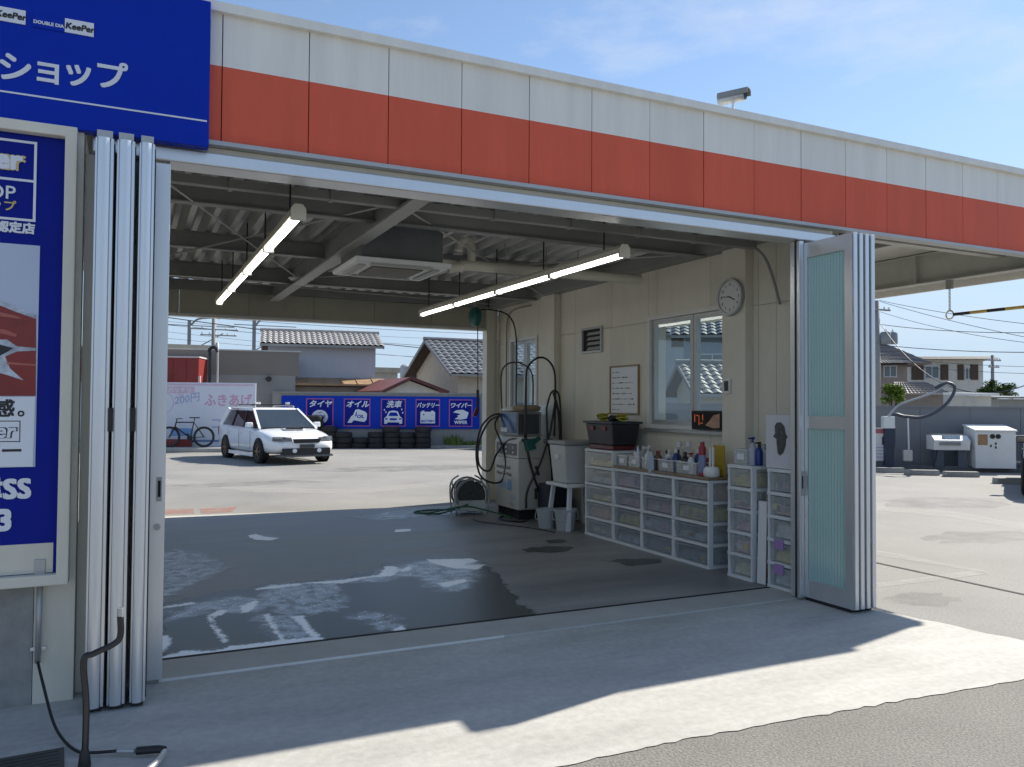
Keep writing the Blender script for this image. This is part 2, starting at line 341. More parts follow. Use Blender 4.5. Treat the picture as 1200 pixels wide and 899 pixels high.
def foam_material():
    M = bpy.data.materials.new('soapy_water'); M.use_nodes = True; t = M.node_tree; t.nodes.clear(); K = t.links.new
    o = N('ShaderNodeOutputMaterial', t); tcd = N('ShaderNodeTexCoord', t)
    def noise(sc_, det=8, rg=.65):
        n = N('ShaderNodeTexNoise', t); n.inputs['Scale'].default_value = sc_; n.inputs['Detail'].default_value = det; n.inputs['Roughness'].default_value = rg; K(tcd.outputs['Object'], n.inputs['Vector']); return n.outputs['Fac']
    def mask(name, nz_, amp, soft, hi):
        a = N('ShaderNodeAttribute', t); a.attribute_name = name
        m1 = N('ShaderNodeMath', t, operation='MULTIPLY_ADD'); K(nz_, m1.inputs[0]); m1.inputs[1].default_value = amp; K(a.outputs['Fac'], m1.inputs[2])
        r = N('ShaderNodeMapRange', t, interpolation_type='SMOOTHSTEP'); r.inputs[1].default_value = amp*.5-soft; r.inputs[2].default_value = amp*.5+soft; r.inputs[4].default_value = hi; K(m1.outputs[0], r.inputs[0]); return r.outputs[0]
    def prin(c, rg, sp=.5):
        p = N('ShaderNodeBsdfPrincipled', t); p.inputs['Specular IOR Level'].default_value = sp; p.inputs['Base Color'].default_value = (*c, 1); p.inputs['Roughness'].default_value = rg; return p.outputs[0]
    def mixs(f, a, b):
        x = N('ShaderNodeMixShader', t); K(f, x.inputs[0]); K(a, x.inputs[1]); K(b, x.inputs[2]); return x.outputs[0]
    tr = N('ShaderNodeBsdfTransparent', t).outputs[0]
    n_lo = noise(3.5); n_mid = noise(9); n_hi = noise(34, 5); n_mid2 = noise(15, 9, .75)
    s_ = mixs(mask('wet', n_lo, .34, .035, .86), tr, prin((.068,.074,.068), .34, .35))
    fm = mask('film', n_mid, .34, .07, 1); pat = N('ShaderNodeMapRange', t); pat.inputs[1].default_value = .36; pat.inputs[2].default_value = .60; pat.inputs[3].default_value = .06; pat.inputs[4].default_value = .72; K(n_mid, pat.inputs[0])
    mu = N('ShaderNodeMath', t, operation='MULTIPLY'); K(fm, mu.inputs[0]); K(pat.outputs[0], mu.inputs[1])
    s_ = mixs(mu.outputs[0], s_, prin((.38,.42,.49), .22, .6))
    fl = N('ShaderNodeMapRange', t); fl.inputs[1].default_value = .62; fl.inputs[2].default_value = .66; K(n_hi, fl.inputs[0])
    mf = N('ShaderNodeMath', t, operation='MULTIPLY'); K(fm, mf.inputs[0]); K(fl.outputs[0], mf.inputs[1])
    mx = N('ShaderNodeMath', t, operation='MAXIMUM'); K(mf.outputs[0], mx.inputs[0]); K(mask('foam', n_mid2, .13, .016, 1), mx.inputs[1])
    s_ = mixs(mx.outputs[0], s_, prin((.92,.94,.97), .3))
    K(s_, o.inputs[0]); return M
me.materials.append(foam_material())
tag(link('soapy_water', me), 'dark wet patches and white soap foam streaks on the garage floor', 'soapy water', kind='stuff')

# ================================================================== GARAGE BUILDING
gb = thing('garage_building', 'car wash garage with white and red fascia, open on two sides', 'garage')
Y0 = -.06
# fascia panels: white over red, one by one
MB().box(-4, 8.75, .0, .05, 3.055, 3.79).build('fascia_backing', dark, gb)
pw = .495
k = 0
for k in range(-1, 18):
    a = .457+pw*(k)+.003 if k >= 0 else .30; b = min(.457+pw*(k+1)-.003, 8.75)
    if a > 8.7: break
    mb = MB(); yy = Y0+random.uniform(-.002, .002)
    mb.box(a, b, yy, -.001, 3.05, 3.489, 1); mb.box(a, b, yy, -.001, 3.489, 3.795, 0)
    mb.build('fascia_panel', [f_white, f_red], gb)
MB().prism([(-.10,3.79),(-.10,3.845),(.12,3.86),(.12,3.80)], -4, 8.82, 'x').build('coping', f_white, gb)
MB().box(-.2, 8.82, -.085, .02, 3.022, 3.047).build('drip_flashing', alu_d, gb)
MB().box(-.2, 5.3, -.02, .12, 2.985, 3.02).build('header_panel', cream, gb)
MB().box(-.2, 5.3, -.055, .14, 2.905, 2.983).build('door_track', alu, gb, bevel=.008)
MB().box(-.2, 5.3, .145, .19, 2.93, 2.96).build('track_lip', alu_d, gb)
# roof sheet, canopy underside, rear and side fascias
MB().box(-4, 8.75, .06, 7.8, 3.58, 3.66).build('roof_sheet', steel_l, gb)
MB().box(8.755, 8.80, -.06, 7.85, 2.96, 3.82).build('side_fascia', f_white, gb)
MB().box(-4, 8.75, 7.80, 7.85, 3.43, 3.82).build('rear_fascia', f_white, gb)
MB().box(8.735, 8.80, .34, .47, 3.6, 6.0).build('roof_mast', steel_l, gb)
# folded-plate deck over the bay
mb = MB(); n = 62; vs = []; fs = []
for i in range(n):
    x = -.6+i*.1; z = 3.272 if i % 2 else 3.375
    for dx in (-.025, .025): vs += [(x+dx,.13,z),(x+dx,7.75,z)]
for i in range(len(vs)//2-1): fs.append((2*i,2*i+1,2*i+3,2*i+2))
mb.add(vs, fs).build('folded_roof_deck', deck, gb)
def ibeam(mb, p, q, h, w, t=.012):
    p = Vector(p); q = Vector(q)
    mb.beam(p+Vector((0,0,t/2)), q+Vector((0,0,t/2)), w, t); mb.beam(p+Vector((0,0,h/2)), q+Vector((0,0,h/2)), .01, h-2*t); mb.beam(p+Vector((0,0,h-t/2)), q+Vector((0,0,h-t/2)), w, t)
    return mb
for y, z, h in ((1.78,3.10,.165),(3.72,3.10,.165),(5.60,3.08,.185)):
    ibeam(MB(), (-.3,y,z), (5.4,y,z), h, .10).build('roof_beam', steel, gb)
ibeam(MB(), (1.88,.2,3.02), (1.88,7.1,3.02), .245, .14).build('main_beam', steel, gb)
MB().box(1.815,1.945,.2,5.2,3.010,3.0185).build('beam_soffit', steel_l, gb)
MB().box(5.30,5.498,.13,7.1,3.12,3.265).build('wall_beam', steel, gb)
MB().box(-.3,5.3,.88,.95,3.03,3.09).build('cable_channel', steel, gb)
for x in (.6,1.3,2.6,3.3,4.0,4.6): MB().box(x,x+.03,.86,.97,3.025,3.12).build('channel_clip', steel, gb)
for (p, q) in (((.1,1.0,3.12),(1.85,5.0,3.06)),((.15,4.6,3.08),(1.85,1.3,3.14)),((1.9,1.2,3.14),(5.3,5.2,3.10)),((1.95,5.0,3.08),(5.3,1.9,3.14)),((.1,5.9,3.12),(5.2,6.6,3.12))):
    MB().tube([p,q], .008, 6).build('brace_rod', steel_l, gb)
MB().prism([(1.70,4.9),(1.86,4.8),(2.02,4.95),(1.95,5.1),(1.78,5.12)], 3.05, 3.062).build('gusset_plate', steel_l, gb)
# canopy soffit + beams beyond the wall
MB().box(5.63, 8.75, .06, 7.78, 3.36, 3.40).build('canopy_soffit', steel_l, gb)
for y in (.55, 2.9, 5.2): MB().box(5.63,8.48,y,y+.10,3.16,3.358).build('canopy_beam', steel_l, gb)
for x in (7.0, 8.45): ibeam(MB(), (x,.1,3.00 if x > 8 else 3.18), (x,7.7,3.00 if x > 8 else 3.18), .35 if x > 8 else .175, .14).build('canopy_girder', steel_l, gb)
for y in (1.6,3.6,5.6): MB().box(8.38,8.52,y,y+.012,3.013,3.335).build('girder_stiffener', steel_l, gb)
MB().box(8.53,8.67,6.9,7.04,-.016,3.0).build('canopy_column', steel_l, gb)
# rear header panels and jambs
xs = [-.3,.62,1.55,2.48,3.41,4.34,5.27]
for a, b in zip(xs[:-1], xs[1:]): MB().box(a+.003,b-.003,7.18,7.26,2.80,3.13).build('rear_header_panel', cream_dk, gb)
MB().box(-.3,5.27,7.15,7.30,2.755,2.797).build('rear_header_trim', trimw, gb)
MB().box(-.3,5.49,7.12,7.25,3.132,3.27).build('rear_closure', steel, gb)
MB().box(5.275,5.42,7.12,7.3,-.016,3.298).build('rear_jamb', cream, gb, bevel=.006)
MB().box(5.423,5.498,7.18,7.24,-.016,3.298).build('rear_return', cream, gb)
# left wall (hidden) and front returns
MB().box(-.12,.02,.15,7.17,-.016,3.42).build('left_wall', cream, gb)
MB().box(-.23,.04,.0,.14,-.016,2.90).build('left_jamb', cream, gb)
MB().box(5.06,5.62,.02,.11,-.016,2.90).build('right_return', cream, gb)
# right wall: separate panels round the window openings
cols = [(.12,.84),(.84,1.08),(1.15,1.50)]
WX = 5.50
def wp(y0,y1,z0,z1): MB().box(WX,WX+.12,y0+.003,y1-.003,z0+.002,z1-.002).build('wall_panel', cream, gb)
zs = (-.016, 2.53, 3.42)
for y0, y1 in ((.12,.84),(.84,1.08),(1.08,1.52),(2.91,3.70),(3.70,4.63),(4.63,5.04),(5.04,5.48),(5.48,5.74),(6.70,7.18)):
    wp(y0,y1,zs[0],zs[1]); wp(y0,y1,zs[1],zs[2])
for y0, y1 in ((1.52,1.79),(1.79,2.74),(2.74,2.91)): wp(y0,y1,zs[0],1.29); wp(y0,y1,2.59,zs[2])
wp(5.74,6.70,zs[0],1.05); wp(5.74,6.70,2.59,zs[2])
MB().box(WX+.03,WX+.09,.12,1.51,-.01,3.41).build('wall_core', dark, gb)
MB().box(5.40,WX-.001,1.15,1.49,-.01,3.118).build('wall_column', cream, gb, bevel=.004)
MB().box(5.40,WX-.001,5.05,5.47,-.01,3.118).build('wall_column', cream, gb, bevel=.004)
def window(y0,y1,z0,z1,mull):
    f = MB().frame(-y1,-y0,z0,z1,.045,-.02,.10).xf(Matrix(((0,1,0,WX),(-1,0,0,0),(0,0,1,0),(0,0,0,1)))).build('window', trimw, gb)
    for (a,b) in ((y0+.045,mull),(mull,y1-.045)):
        MB().box(WX+.045,WX+.052,a+.05,b-.05,z0+.09,z1-.09).build('pane', glass, f)
        MB().frame(-b+.004,-a-.004,z0+.048,z1-.048,.05,.02,.075).xf(Matrix(((0,1,0,WX),(-1,0,0,0),(0,0,1,0),(0,0,0,1)))).build('sash', alu_d, f)
    MB().box(WX-.05,WX-.021,y0-.02,y1+.02,z0-.035,z0-.002).build('sill', alu_d, f)
window(1.52,2.91,1.29,2.59,2.10)
window(5.74,6.70,1.05,2.59,6.2)
# louvre vent in the wall
v = MB().frame(-4.42,-3.91,2.235,2.575,.03,-.03,.0).xf(Matrix(((0,1,0,WX),(-1,0,0,0),(0,0,1,0),(0,0,0,1)))).build('vent', alu_d, gb)
MB().box(WX-.003,WX+.001,3.94,4.39,2.265,2.545).build('vent_back', dark, v)
for i in range(4):
    for y in (3.96,4.12): MB().prism([(WX-.004,2.29+i*.065),(WX-.028,2.275+i*.065),(WX-.028,2.281+i*.065),(WX-.004,2.315+i*.065)], y, y+.15, 'y').build('louvre', steel_l, v)
# conduits
def pipe(name, pts, r, m_=cream, k=6, parent=gb): return MB().tube(pts, r, 10, k).build(name, m_, parent, smooth=2)
pipe('conduit', [(3.2,.99,3.08),(4.6,.95,3.07),(5.15,.9,3.06),(5.33,.85,2.98),(5.40,.8,2.8),(5.46,.75,2.5)], .013, steel)
pipe('conduit', [(5.46,5.9,3.05),(5.47,6.55,3.04),(5.47,6.75,2.9),(5.47,6.78,2.5),(5.47,6.78,.4)], .012, steel)
pipe('drain_pipe', [(2.95,2.83,2.95),(3.1,2.83,2.98),(3.3,2.83,3.0),(5.3,2.80,3.0)], .055, cream)
pipe('drain_pipe', [(3.22,2.84,3.0),(3.22,2.85,3.18),(3.18,2.86,3.27),(3.10,2.86,3.25),(3.08,2.86,3.15)], .045, cream)
for x in (3.6,4.1,4.5): MB().tube([(x,2.83,3.04),(x,2.83,3.27)], .006, 6).build('hanger_rod', steel, gb)

# front-left: pilaster, block plinth
MB().box(-.42,-.235,-.10,.06,-.016,3.0).build('pilaster', cream, gb)
MB().box(-3.2,-.423,-.10,.06,-.016,.60).build('plinth', conc_b, gb)
MB().box(-3.2,-.423,-.02,.06,.602,3.0).build('facade_wall', cream, gb)
# ================================================================== SIGNS ON THE FRONT
SY = -.14
sg = thing('fascia_sign', 'wide blue sign over the left door with white katakana and thin white line', 'sign', (0,0,0))
MB().box(-4.0,.385,-.14,-.062,2.985,3.815).build('sign_board', blue_s, sg, bevel=.004)
def sxz(px,py,Y=SY-.004): return at(px,py,Y=Y)
p = sxz(0,106); q = sxz(243,143)
MB().box(-3.9,.372,SY-.003,SY-.001,p.z-.006,p.z+.003).build('white_rule', lett, sg)
b0 = sxz(40,103)
a_ = sxz(3,100); b_ = sxz(148,108)
for ch, cx_, cy_ in (('プ',-62,88),('ロ',-21,90),('シ',18,92),('ョ',57,94),('ッ',92,97),('プ',130,101)):
    g = sxz(cx_, cy_); text('lettering', ch, .165, (g.x-.006, SY-.004, g.z-.008), lett, sg, bold=.007, ax='CENTER')
def plate(x0,x1,z0,z1,body,fg,bgm,size,bold=.003,shear=0):
    o = MB().box(x0,x1,SY-.006,SY-.001,z0,z1).build('name_plate', bgm, sg)
    text('lettering', body, size, ((x0+x1)/2, SY-.0075, z0+(z1-z0)*.26), fg, o, bold=bold, ax='CENTER', shear=shear); return o
p0 = sxz(30,28); 
c1 = sxz(75,42); c2 = sxz(111,28)
zt = sxz(90,24).z; zb = sxz(90,40).z
plate(sxz(76,30).x, sxz(110,30).x, zb, zt, 'KeePer', lett_k, lett, .045, .003, .15)
plate(sxz(-6,20).x, sxz(30,20).x, zb, zt, 'KeePer', lett_k, lett, .045, .003, .15)
plate(sxz(38,30).x, sxz(75.5,30).x, zb-.002, zt-.002, 'DOUBLE DIA', lett, blue_s, .024, .002)

ls = thing('poster_sign', 'tall framed blue sign with a red car picture and white lettering', 'sign')
FY = -.16
MB().frame(-2.4,-.262,.615,2.975,.055,-.215,-.101).build('frame', cream, ls, bevel=.005)
MB().box(-2.34,-.318,FY,-.11,.672,2.918).build('sign_face', blue_n, ls)
MB().box(-2.34,-.335,FY-.001,FY+.01,.674,.825).build('cream_base', cream, ls)
TY = FY-.003
def fp(px,py,Y=TY): return at(px,py,Y=Y)
def fbox(name, px0,py0,px1,py1,m_,d=0,parent=None):
    a = fp(px1,py0); b = fp(px1,py1)
    x0 = fp(px0,(py0+py1)/2).x if px0 > -1 else px0
    return MB().box(x0, fp(px1,(py0+py1)/2).x, TY-.001-d, FY-.0005-d, b.z, a.z).build(name, m_, parent or ls)
# outlined name box
x1 = fp(42,240).x; zt = fp(42,168).z; zm = fp(42,213).z; zb = fp(42,259).z
for nm, z in (('rule',zt),('rule',zm),('rule',zb)): MB().box(-1.6,x1,TY-.001,FY-.0005,z-.006,z+.006).build('rule', lett, ls)
MB().box(x1-.012,x1,TY-.003,FY-.0025,zb-.006,zt+.006).build('rule', lett, ls)
g = fp(24,200); text('lettering', 'KeePer', .135, (g.x+.004, TY-.002, g.z-.004), gold, ls, bold=.020, ax='RIGHT')
text('lettering', 'KeePer', .135, (g.x, TY-.004, g.z), lett, ls, bold=.012, ax='RIGHT')
g = fp(18,234); text('lettering', 'PRO SHOP', .095, (g.x, TY-.002, g.z), lett, ls, bold=.002, ax='RIGHT')
g = fp(17,247); text('lettering', 'プロショップ', .058, (g.x+.006, TY-.002, g.z), gold, ls, bold=.002, ax='RIGHT')
g = fp(39,273); text('lettering', '技術認定店', .058, (g.x+.006, TY-.002, g.z-.004), lett, ls, bold=.005, ax='RIGHT')
pic = fbox('picture', -1.6,288,44,547,mat('poster_paper',(.46,.53,.66),.35,var=.03), 0)
red_pic = mat('poster_red', (.22,.015,.012), .25, var=.25, scale=6)
red_hi = mat('poster_red_light', (.40,.10,.07), .3, var=.2, scale=5)
chr_ = mat('poster_chrome', (.42,.46,.52), .3, var=.5, scale=18)
def flat(name, pts, m_, d): 
    return MB().add([(lambda v:(v.x, TY-d, v.z))(fp(*p)) for p in pts], [tuple(range(len(pts)))]).build(name, m_, pic)
flat('car_body', [(-160,300),(-60,330),(0,355),(20,362),(42.5,372),(42,464),(-160,464)], red_pic, .003)
flat('bonnet_edge', [(-160,300),(-60,326),(0,352),(20,360),(42.5,369),(42.5,374),(20,366),(0,358),(-160,306)], chr_, .004)
flat('highlight', [(-100,352),(0,366),(18,370),(27,374),(10,372),(-100,358)], red_hi, .004)
flat('highlight', [(-60,383),(5,386),(20,392),(19,395),(2,391),(-60,388)], red_hi, .004)
flat('lamp', [(-60,398),(8,398),(20,406),(42,408),(42,411),(20,412),(6,418),(12,432),(28,446),(10,440),(-60,420)], chr_, .0045)
flat('lamp_dark', [(-40,408),(0,404),(16,408),(8,413),(-6,420),(0,436),(-20,426)], lett_k, .005)
flat('crease', [(8,424),(42,427),(42,429),(8,427)], red_hi, .0046)
flat('white_strip', [(-160,465),(41.5,465),(38.5,547),(-160,547)], lett, .0055)
g = fp(17,487); text('lettering', '存在感', .092, (g.x, TY-.0065, g.z), lett_k, pic, bold=.005, ax='RIGHT')
g = fp(25,487); text('lettering', '。', .09, (g.x-.02, TY-.0065, g.z), lett_k, pic, bold=.003)
for pts in ([(-150,493),(24,493),(24,494),(-150,494)],[(-150,517),(23.5,517),(23.5,518),(-150,518)],[(23,493),(24.2,493),(23.8,518),(22.8,518)]): flat('rule', pts, lett_k, .0065)
g = fp(17,513); text('lettering', 'KeePer', .10, (g.x+.002, TY-.0065, g.z-.002), lett_k, pic, bold=.010, ax='RIGHT', shear=.1)
text('lettering', 'KeePer', .10, (g.x, TY-.009, g.z), lett, pic, bold=.005, ax='RIGHT', shear=.1)
g = fp(24,537); text('lettering', 'キーパー', .10, (g.x+.01, TY-.0065, g.z), lett_k, pic, bold=.004, ax='RIGHT')
g = fp(35,584); text('lettering', '津SS', .135, (g.x, TY-.002, g.z), lett, ls, bold=.010, ax='RIGHT')
g = fp(13,622); text('lettering', '3', .145, (g.x, TY-.002, g.z), lett, ls, bold=.012, ax='RIGHT')

# ================================================================== FOLDING DOORS
ld = thing('folding_door', 'stack of folded aluminium door leaves beside the tall framed sign', 'folding door')
def halfround(x0,x1,y0,y1,n=7):
    w = x1-x0; X_ = lambda u: x0+w*u
    pts = [(x1,y1),(x0,y1),(x0,y0+.026),(X_(.10),y0+.022),(X_(.10),y0+.045),(X_(.15),y0+.045),(X_(.15),y0+.012)]
    for k in range(1,n): u = k/n; pts.append((X_(.15+.63*u), y0+.012-.012*math.sin(math.pi*u)))
    pts += [(X_(.78),y0+.012),(X_(.78),y0+.05),(X_(.84),y0+.05),(X_(.84),y0+.02),(x1,y0+.024)]; return pts
for (a,b,y0) in ((-.172,-.088,-.385),(-.072,.010,-.385),(.032,.104,-.385)):
    lf = MB().prism(halfround(a,b,y0,.0), .02, 2.895).build('leaf', alu, ld, smooth=2)
    MB().box(a+.006,b-.006,-.36,-.03,2.896,2.935).build('roller', alu_d, lf)
    MB().box(b+.0005,b+.006,-.33,-.01,.03,2.88).build('gasket', black, lf)
    MB().box(a+.008,b-.008,-.35,-.05,-.004,.019).build('bottom_seal', black, lf)
for z in (1.40,):
    for x in (-.080,.021): MB().tube([(x,-.365,z),(x,-.365,z+.12)],.010,8).build('hinge', black, ld)
ep = MB().box(.115,.196,-.03,.05,.012,2.895).build('end_leaf', alu, ld, bevel=.004)
zz = at(182,575,Y=-.03).z
MB().box(.150,.178,-.034,-.0301,zz-.06,zz+.075).build('pull_plate', steel_l, ep)
MB().box(.158,.172,-.036,-.0345,zz-.035,zz+.055).build('pull_slot', dark, ep)
zz = at(181,618,Y=-.03).z
MB().lathe([(.017,0),(.017,.008),(.010,.012)], (.158,-.031,zz), 'y', 16).xf(Matrix.Translation((0,-.012,0))).build('lock_cylinder', alu_d, ep)

rd = thing('folding_door', 'stack of folded doors with teal ribbed glass beside the lot', 'folding door')
def leaf_frame(x0,x1,y0,y1):
    # stiles and rails in one connected mesh, seen from -x
    mb = MB(); T = Matrix(((0,1,0,0),(1,0,0,0),(0,0,1,0),(0,0,0,1)))
    ys = [y0,y0+.075,y1-.06,y1]; z = [.02,.16,1.375,1.475,2.76,2.88]
    mb.box(x0,x1,ys[0],ys[1],z[0],z[5]); mb.box(x0,x1,ys[2],ys[3],z[0],z[5])
    for a,b in ((z[0],z[1]),(z[2],z[3]),(z[4],z[5])): mb.box(x0+.001,x1-.001,ys[1],ys[2],a,b)
    return mb
def ribbed(x, y0, y1, a, b):
    n_ = 26; vs = []
    for k in range(n_+1): yy = y0+(y1-y0)*k/n_; xx = x+(.006 if k % 2 else -.006); vs += [(xx,yy,a),(xx,yy,b)]
    return MB().add(vs, [(2*k,2*k+2,2*k+3,2*k+1) for k in range(n_)])
for i,x in enumerate((4.955,5.016,5.078,5.140)):
    lf = leaf_frame(x,x+.046,-.53,-.02).build('leaf', alu, rd)
    for (a,b) in ((.16,1.375),(1.475,2.76)): ribbed(x+.02,-.455,-.08,a,b).build('pane', teal, lf)
    # cords of the folded screen behind the glass
    if i == 0:
        for k in range(6): MB().box(x+.030,x+.034,-.44+.030*k,-.436+.030*k,.165,2.755).build('blind_cord', steel, lf)
    MB().box(x+.004,x+.042,-.545,-.531,.02,2.88).build('edge_cap', alu, lf, bevel=.006)
    MB().box(x+.008,x+.038,-.50,-.05,-.006,.019).build('bottom_seal', black, lf)
    if i: MB().box(x-.012,x-.003,-.52,-.05,.03,2.87).build('gasket', black, rd)
MB().box(4.905,4.953,-.045,.06,.010,2.90).build('hinge_post', alu, rd, bevel=.004)
MB().box(4.899,4.904,-.012,.004,.010,2.90).build('post_seal', black, rd)
z1 = at(945,565,Y=-.045).z
pl = MB().box(4.915,4.944,-.049,-.0455,z1-.11,z1+.09).build('pull_plate', alu_d, rd)
MB().box(4.923,4.936,-.051,-.0495,z1-.05,z1+.05).build('pull_slot', dark, pl)

# ================================================================== CEILING FITTINGS
tube_m = mat('lit_tube', (.9,.9,.88), .4, emit=((1,.98,.93), 2.9))
def striplight(x, y0, y1, label, r):
    o = thing('strip_light', label, 'strip light', (x,y0,2.80))
    ln = y1-y0
    MB().prism([(-.042,.0),(-.046,.04),(-.025,.07),(.025,.07),(.046,.04),(.042,.0)], 0, ln, 'y').build('housing', cream, o)
    for k in range(4):
        a = .02+k*ln/4; b = (k+1)*ln/4-.06
        MB().tube([(0,a,-.008),(0,b,-.008)], .027, 12).build('tube', tube_m, o, smooth=2)
        MB().box(-.04,.04,b+.002,b+.056,-.038,-.001).build('socket', steel_l, o)
    MB().prism([(-.05,-.036),(-.05,.042),(-.026,.073),(.026,.073),(.05,.042),(.05,-.036)], -.025, -.001, 'y').build('end_cap', cream, o)
    for k in range(5): MB().tube([(0,.3+k*(ln-.6)/4,.07),(0,.3+k*(ln-.6)/4,.47)], .007, 6).build('hanger', black, o)
striplight(1.0, .5, 5.66, 'lit fluorescent strip beside the main roof beam, away from the wall', 1)
striplight(3.66, .64, 5.7, 'lit fluorescent strip hanging next to the window wall', 2)
ac = thing('air_conditioner', 'ceiling cassette air conditioner with white square grille under dark casing', 'air conditioner', (2.31,2.72,2.85))
MB().box(-.40,.40,-.40,.40,.05,.40).build('casing', mat('casing_grey',(.12,.135,.14),.5,var=.15), ac, bevel=.01)
MB().frustum((-.46,.46,-.46,.46,.0),(-.47,.47,-.47,.47,.045)).build('panel', white_p, ac, bevel=.008)
MB().box(-.25,.25,-.25,.25,-.012,-.001).build('intake_grille', mat('grille_brown',(.16,.145,.11),.6), ac)
for a in range(4):
    o = MB().box(-.30,.30,-.40,-.33,-.014,-.001).build('louvre', steel_l, ac); o.rotation_euler.z = a*math.pi/2
for x in (-.38,.38):
    for y in (-.38,.38): MB().tube([(x,y,.40),(x,y,.44)], .006, 6).build('hanger', black, ac)
pipe('refrigerant_pipe', [(.40,.12,.16),(.60,.12,.17),(.75,.11,.15)], .03, cream, 4, ac)
hr = thing('hose_reel', 'green retractable air hose reel hanging in the far corner', 'hose reel', (4.72,6.3,2.87))
grn = mat('green_plastic',(.01,.10,.09),.4,var=.15)
MB().lathe([(.02,-.07),(.11,-.065),(.145,-.04),(.15,0),(.145,.04),(.11,.065),(.02,.07)], ax='x', n=20).build('drum', grn, hr, smooth=2)
MB().prism([(-.03,.12),(.03,.12),(.02,.36),(-.02,.36)], -.012,.012,'x').build('bracket', steel, hr)
MB().tube([(.02,-.05,-.12),(.03,-.05,-.9),(.03,-.05,-1.15)], .008, 8).build('hose', mat('hose_brown',(.08,.04,.035),.5), hr)
MB().tube([(.03,-.05,-1.10),(.03,-.05,-1.38)], .022, 8).build('coupler', black, hr)
MB().beam((.03,-.05,-1.38),(-.02,-.05,-1.5),.03,.06).build('air_nozzle', mat('dark_red_plastic',(.12,.012,.012),.4), hr)
pipe('air_line', [(.0,.05,.10),(.3,.1,.14),(.62,.1,.05),(.74,.1,-.3),(.745,.1,-1.2),(.745,.1,-2.4)], .012, black, 6, hr)

# ================================================================== ON THE RIGHT WALL
def wt(body,size,y,z,m_,parent,x=WX-.03,bold=0,ax='CENTER',sx=1): return text('lettering', body, size, (x,y,z), m_, parent, '-x', bold, ax=ax, sx=sx)
ck = thing('wall_clock', 'round white wall clock with grey rim on the column', 'clock', (5.398,1.335,2.63))
MB().lathe([(.001,0),(.175,0),(.187,-.02),(.182,-.045),(.162,-.045),(.160,-.03),(.001,-.03)], ax='x', n=40).build('rim', alu_d, ck, smooth=2)
MB().lathe([(.159,-.0305),(.159,-.032)], ax='x', n=40).build('dial', mat('dial_white',(.60,.61,.60),.5,var=.02), ck)
for h in range(1,13):
    a = h*math.pi/6; text('numeral', str(h), .042, (-.0325,-.125*math.sin(a), .125*math.cos(a)-.014), lett_k, ck, '-x', .0015, ax='CENTER')
def hand(a, l, w, x):
    o = MB().box(x,x+.0015,-w,w,-.03,l).build('hand', lett_k, ck); o.rotation_euler.x = a
hand(R(114), .085, .006, -.036); hand(R(-84), .125, .004, -.039)
wb = thing('whiteboard', 'small wood framed whiteboard with handwritten lines', 'whiteboard', (WX-.001,3.40,1.44))
oak = mat('oak_frame',(.30,.20,.11),.5,var=.2)
MB().frame(-.32,.32,0,.60,.018,-.024,-.001).xf(Matrix(((0,1,0,0),(-1,0,0,0),(0,0,1,0),(0,0,0,1)))).build('frame', oak, wb)
MB().box(-.012,-.002,-.30,.30,.019,.58).build('board', mat('board_white',(.62,.63,.62),.18,var=.03), wb)
for i in range(8):
    y = .26
    while y > (.10 if i in (0,7) else random.uniform(-.24,-.1)):   # felt pen strokes
        w_ = random.uniform(.008,.03); h_ = random.uniform(.006,.02)
        MB().box(-.0135,-.0125,y-w_,y,.52-.066*i-h_*.5,.52-.066*i+h_*.5-.004*random.random()).build('pen_stroke', lett_k, wb); y -= w_+random.uniform(.006,.02)
th = thing('thermostat', 'small dark wall control on the column beside the window', 'control', (5.398,1.40,1.75))
MB().box(-.02,-.001,-.045,.045,-.075,.075).build('casing', white_p, th, bevel=.004)
MB().box(-.023,-.0205,-.03,.03,-.05,.05).build('screen', lett_k, th)
led = thing('led_panel', 'dark lit message panel with orange letters leaning in the window', 'message panel', (5.44,1.73,1.30))
MB().box(-.03,.02,-.22,.26,0,.20).build('casing', black, led, bevel=.004)
scr = MB().box(-.033,-.0305,-.205,.245,.015,.185).build('screen', dark, led)
org = mat('led_orange',(.3,.06,.01),.5,emit=((1,.2,.04),.12)); skin = mat('picture_skin',(.45,.27,.17),.5,var=.35,scale=22)
[MB().box(-.0355,-.0345,y-w_,y+w_,z-h_,z+h_).build('lit_bar',org,scr) for y,z,w_,h_ in ((.20,.12,.006,.04),(.16,.15,.018,.005),(.13,.10,.005,.05),(.09,.07,.02,.005),(.07,.13,.006,.03))]
MB().add([(-.0346,y,z) for y,z in ((.03,.05),(-.03,.09),(-.10,.155),(-.195,.17),(-.195,.03),(-.10,.02))],[(0,1,2,3,4,5)]).build('picture', skin, scr)

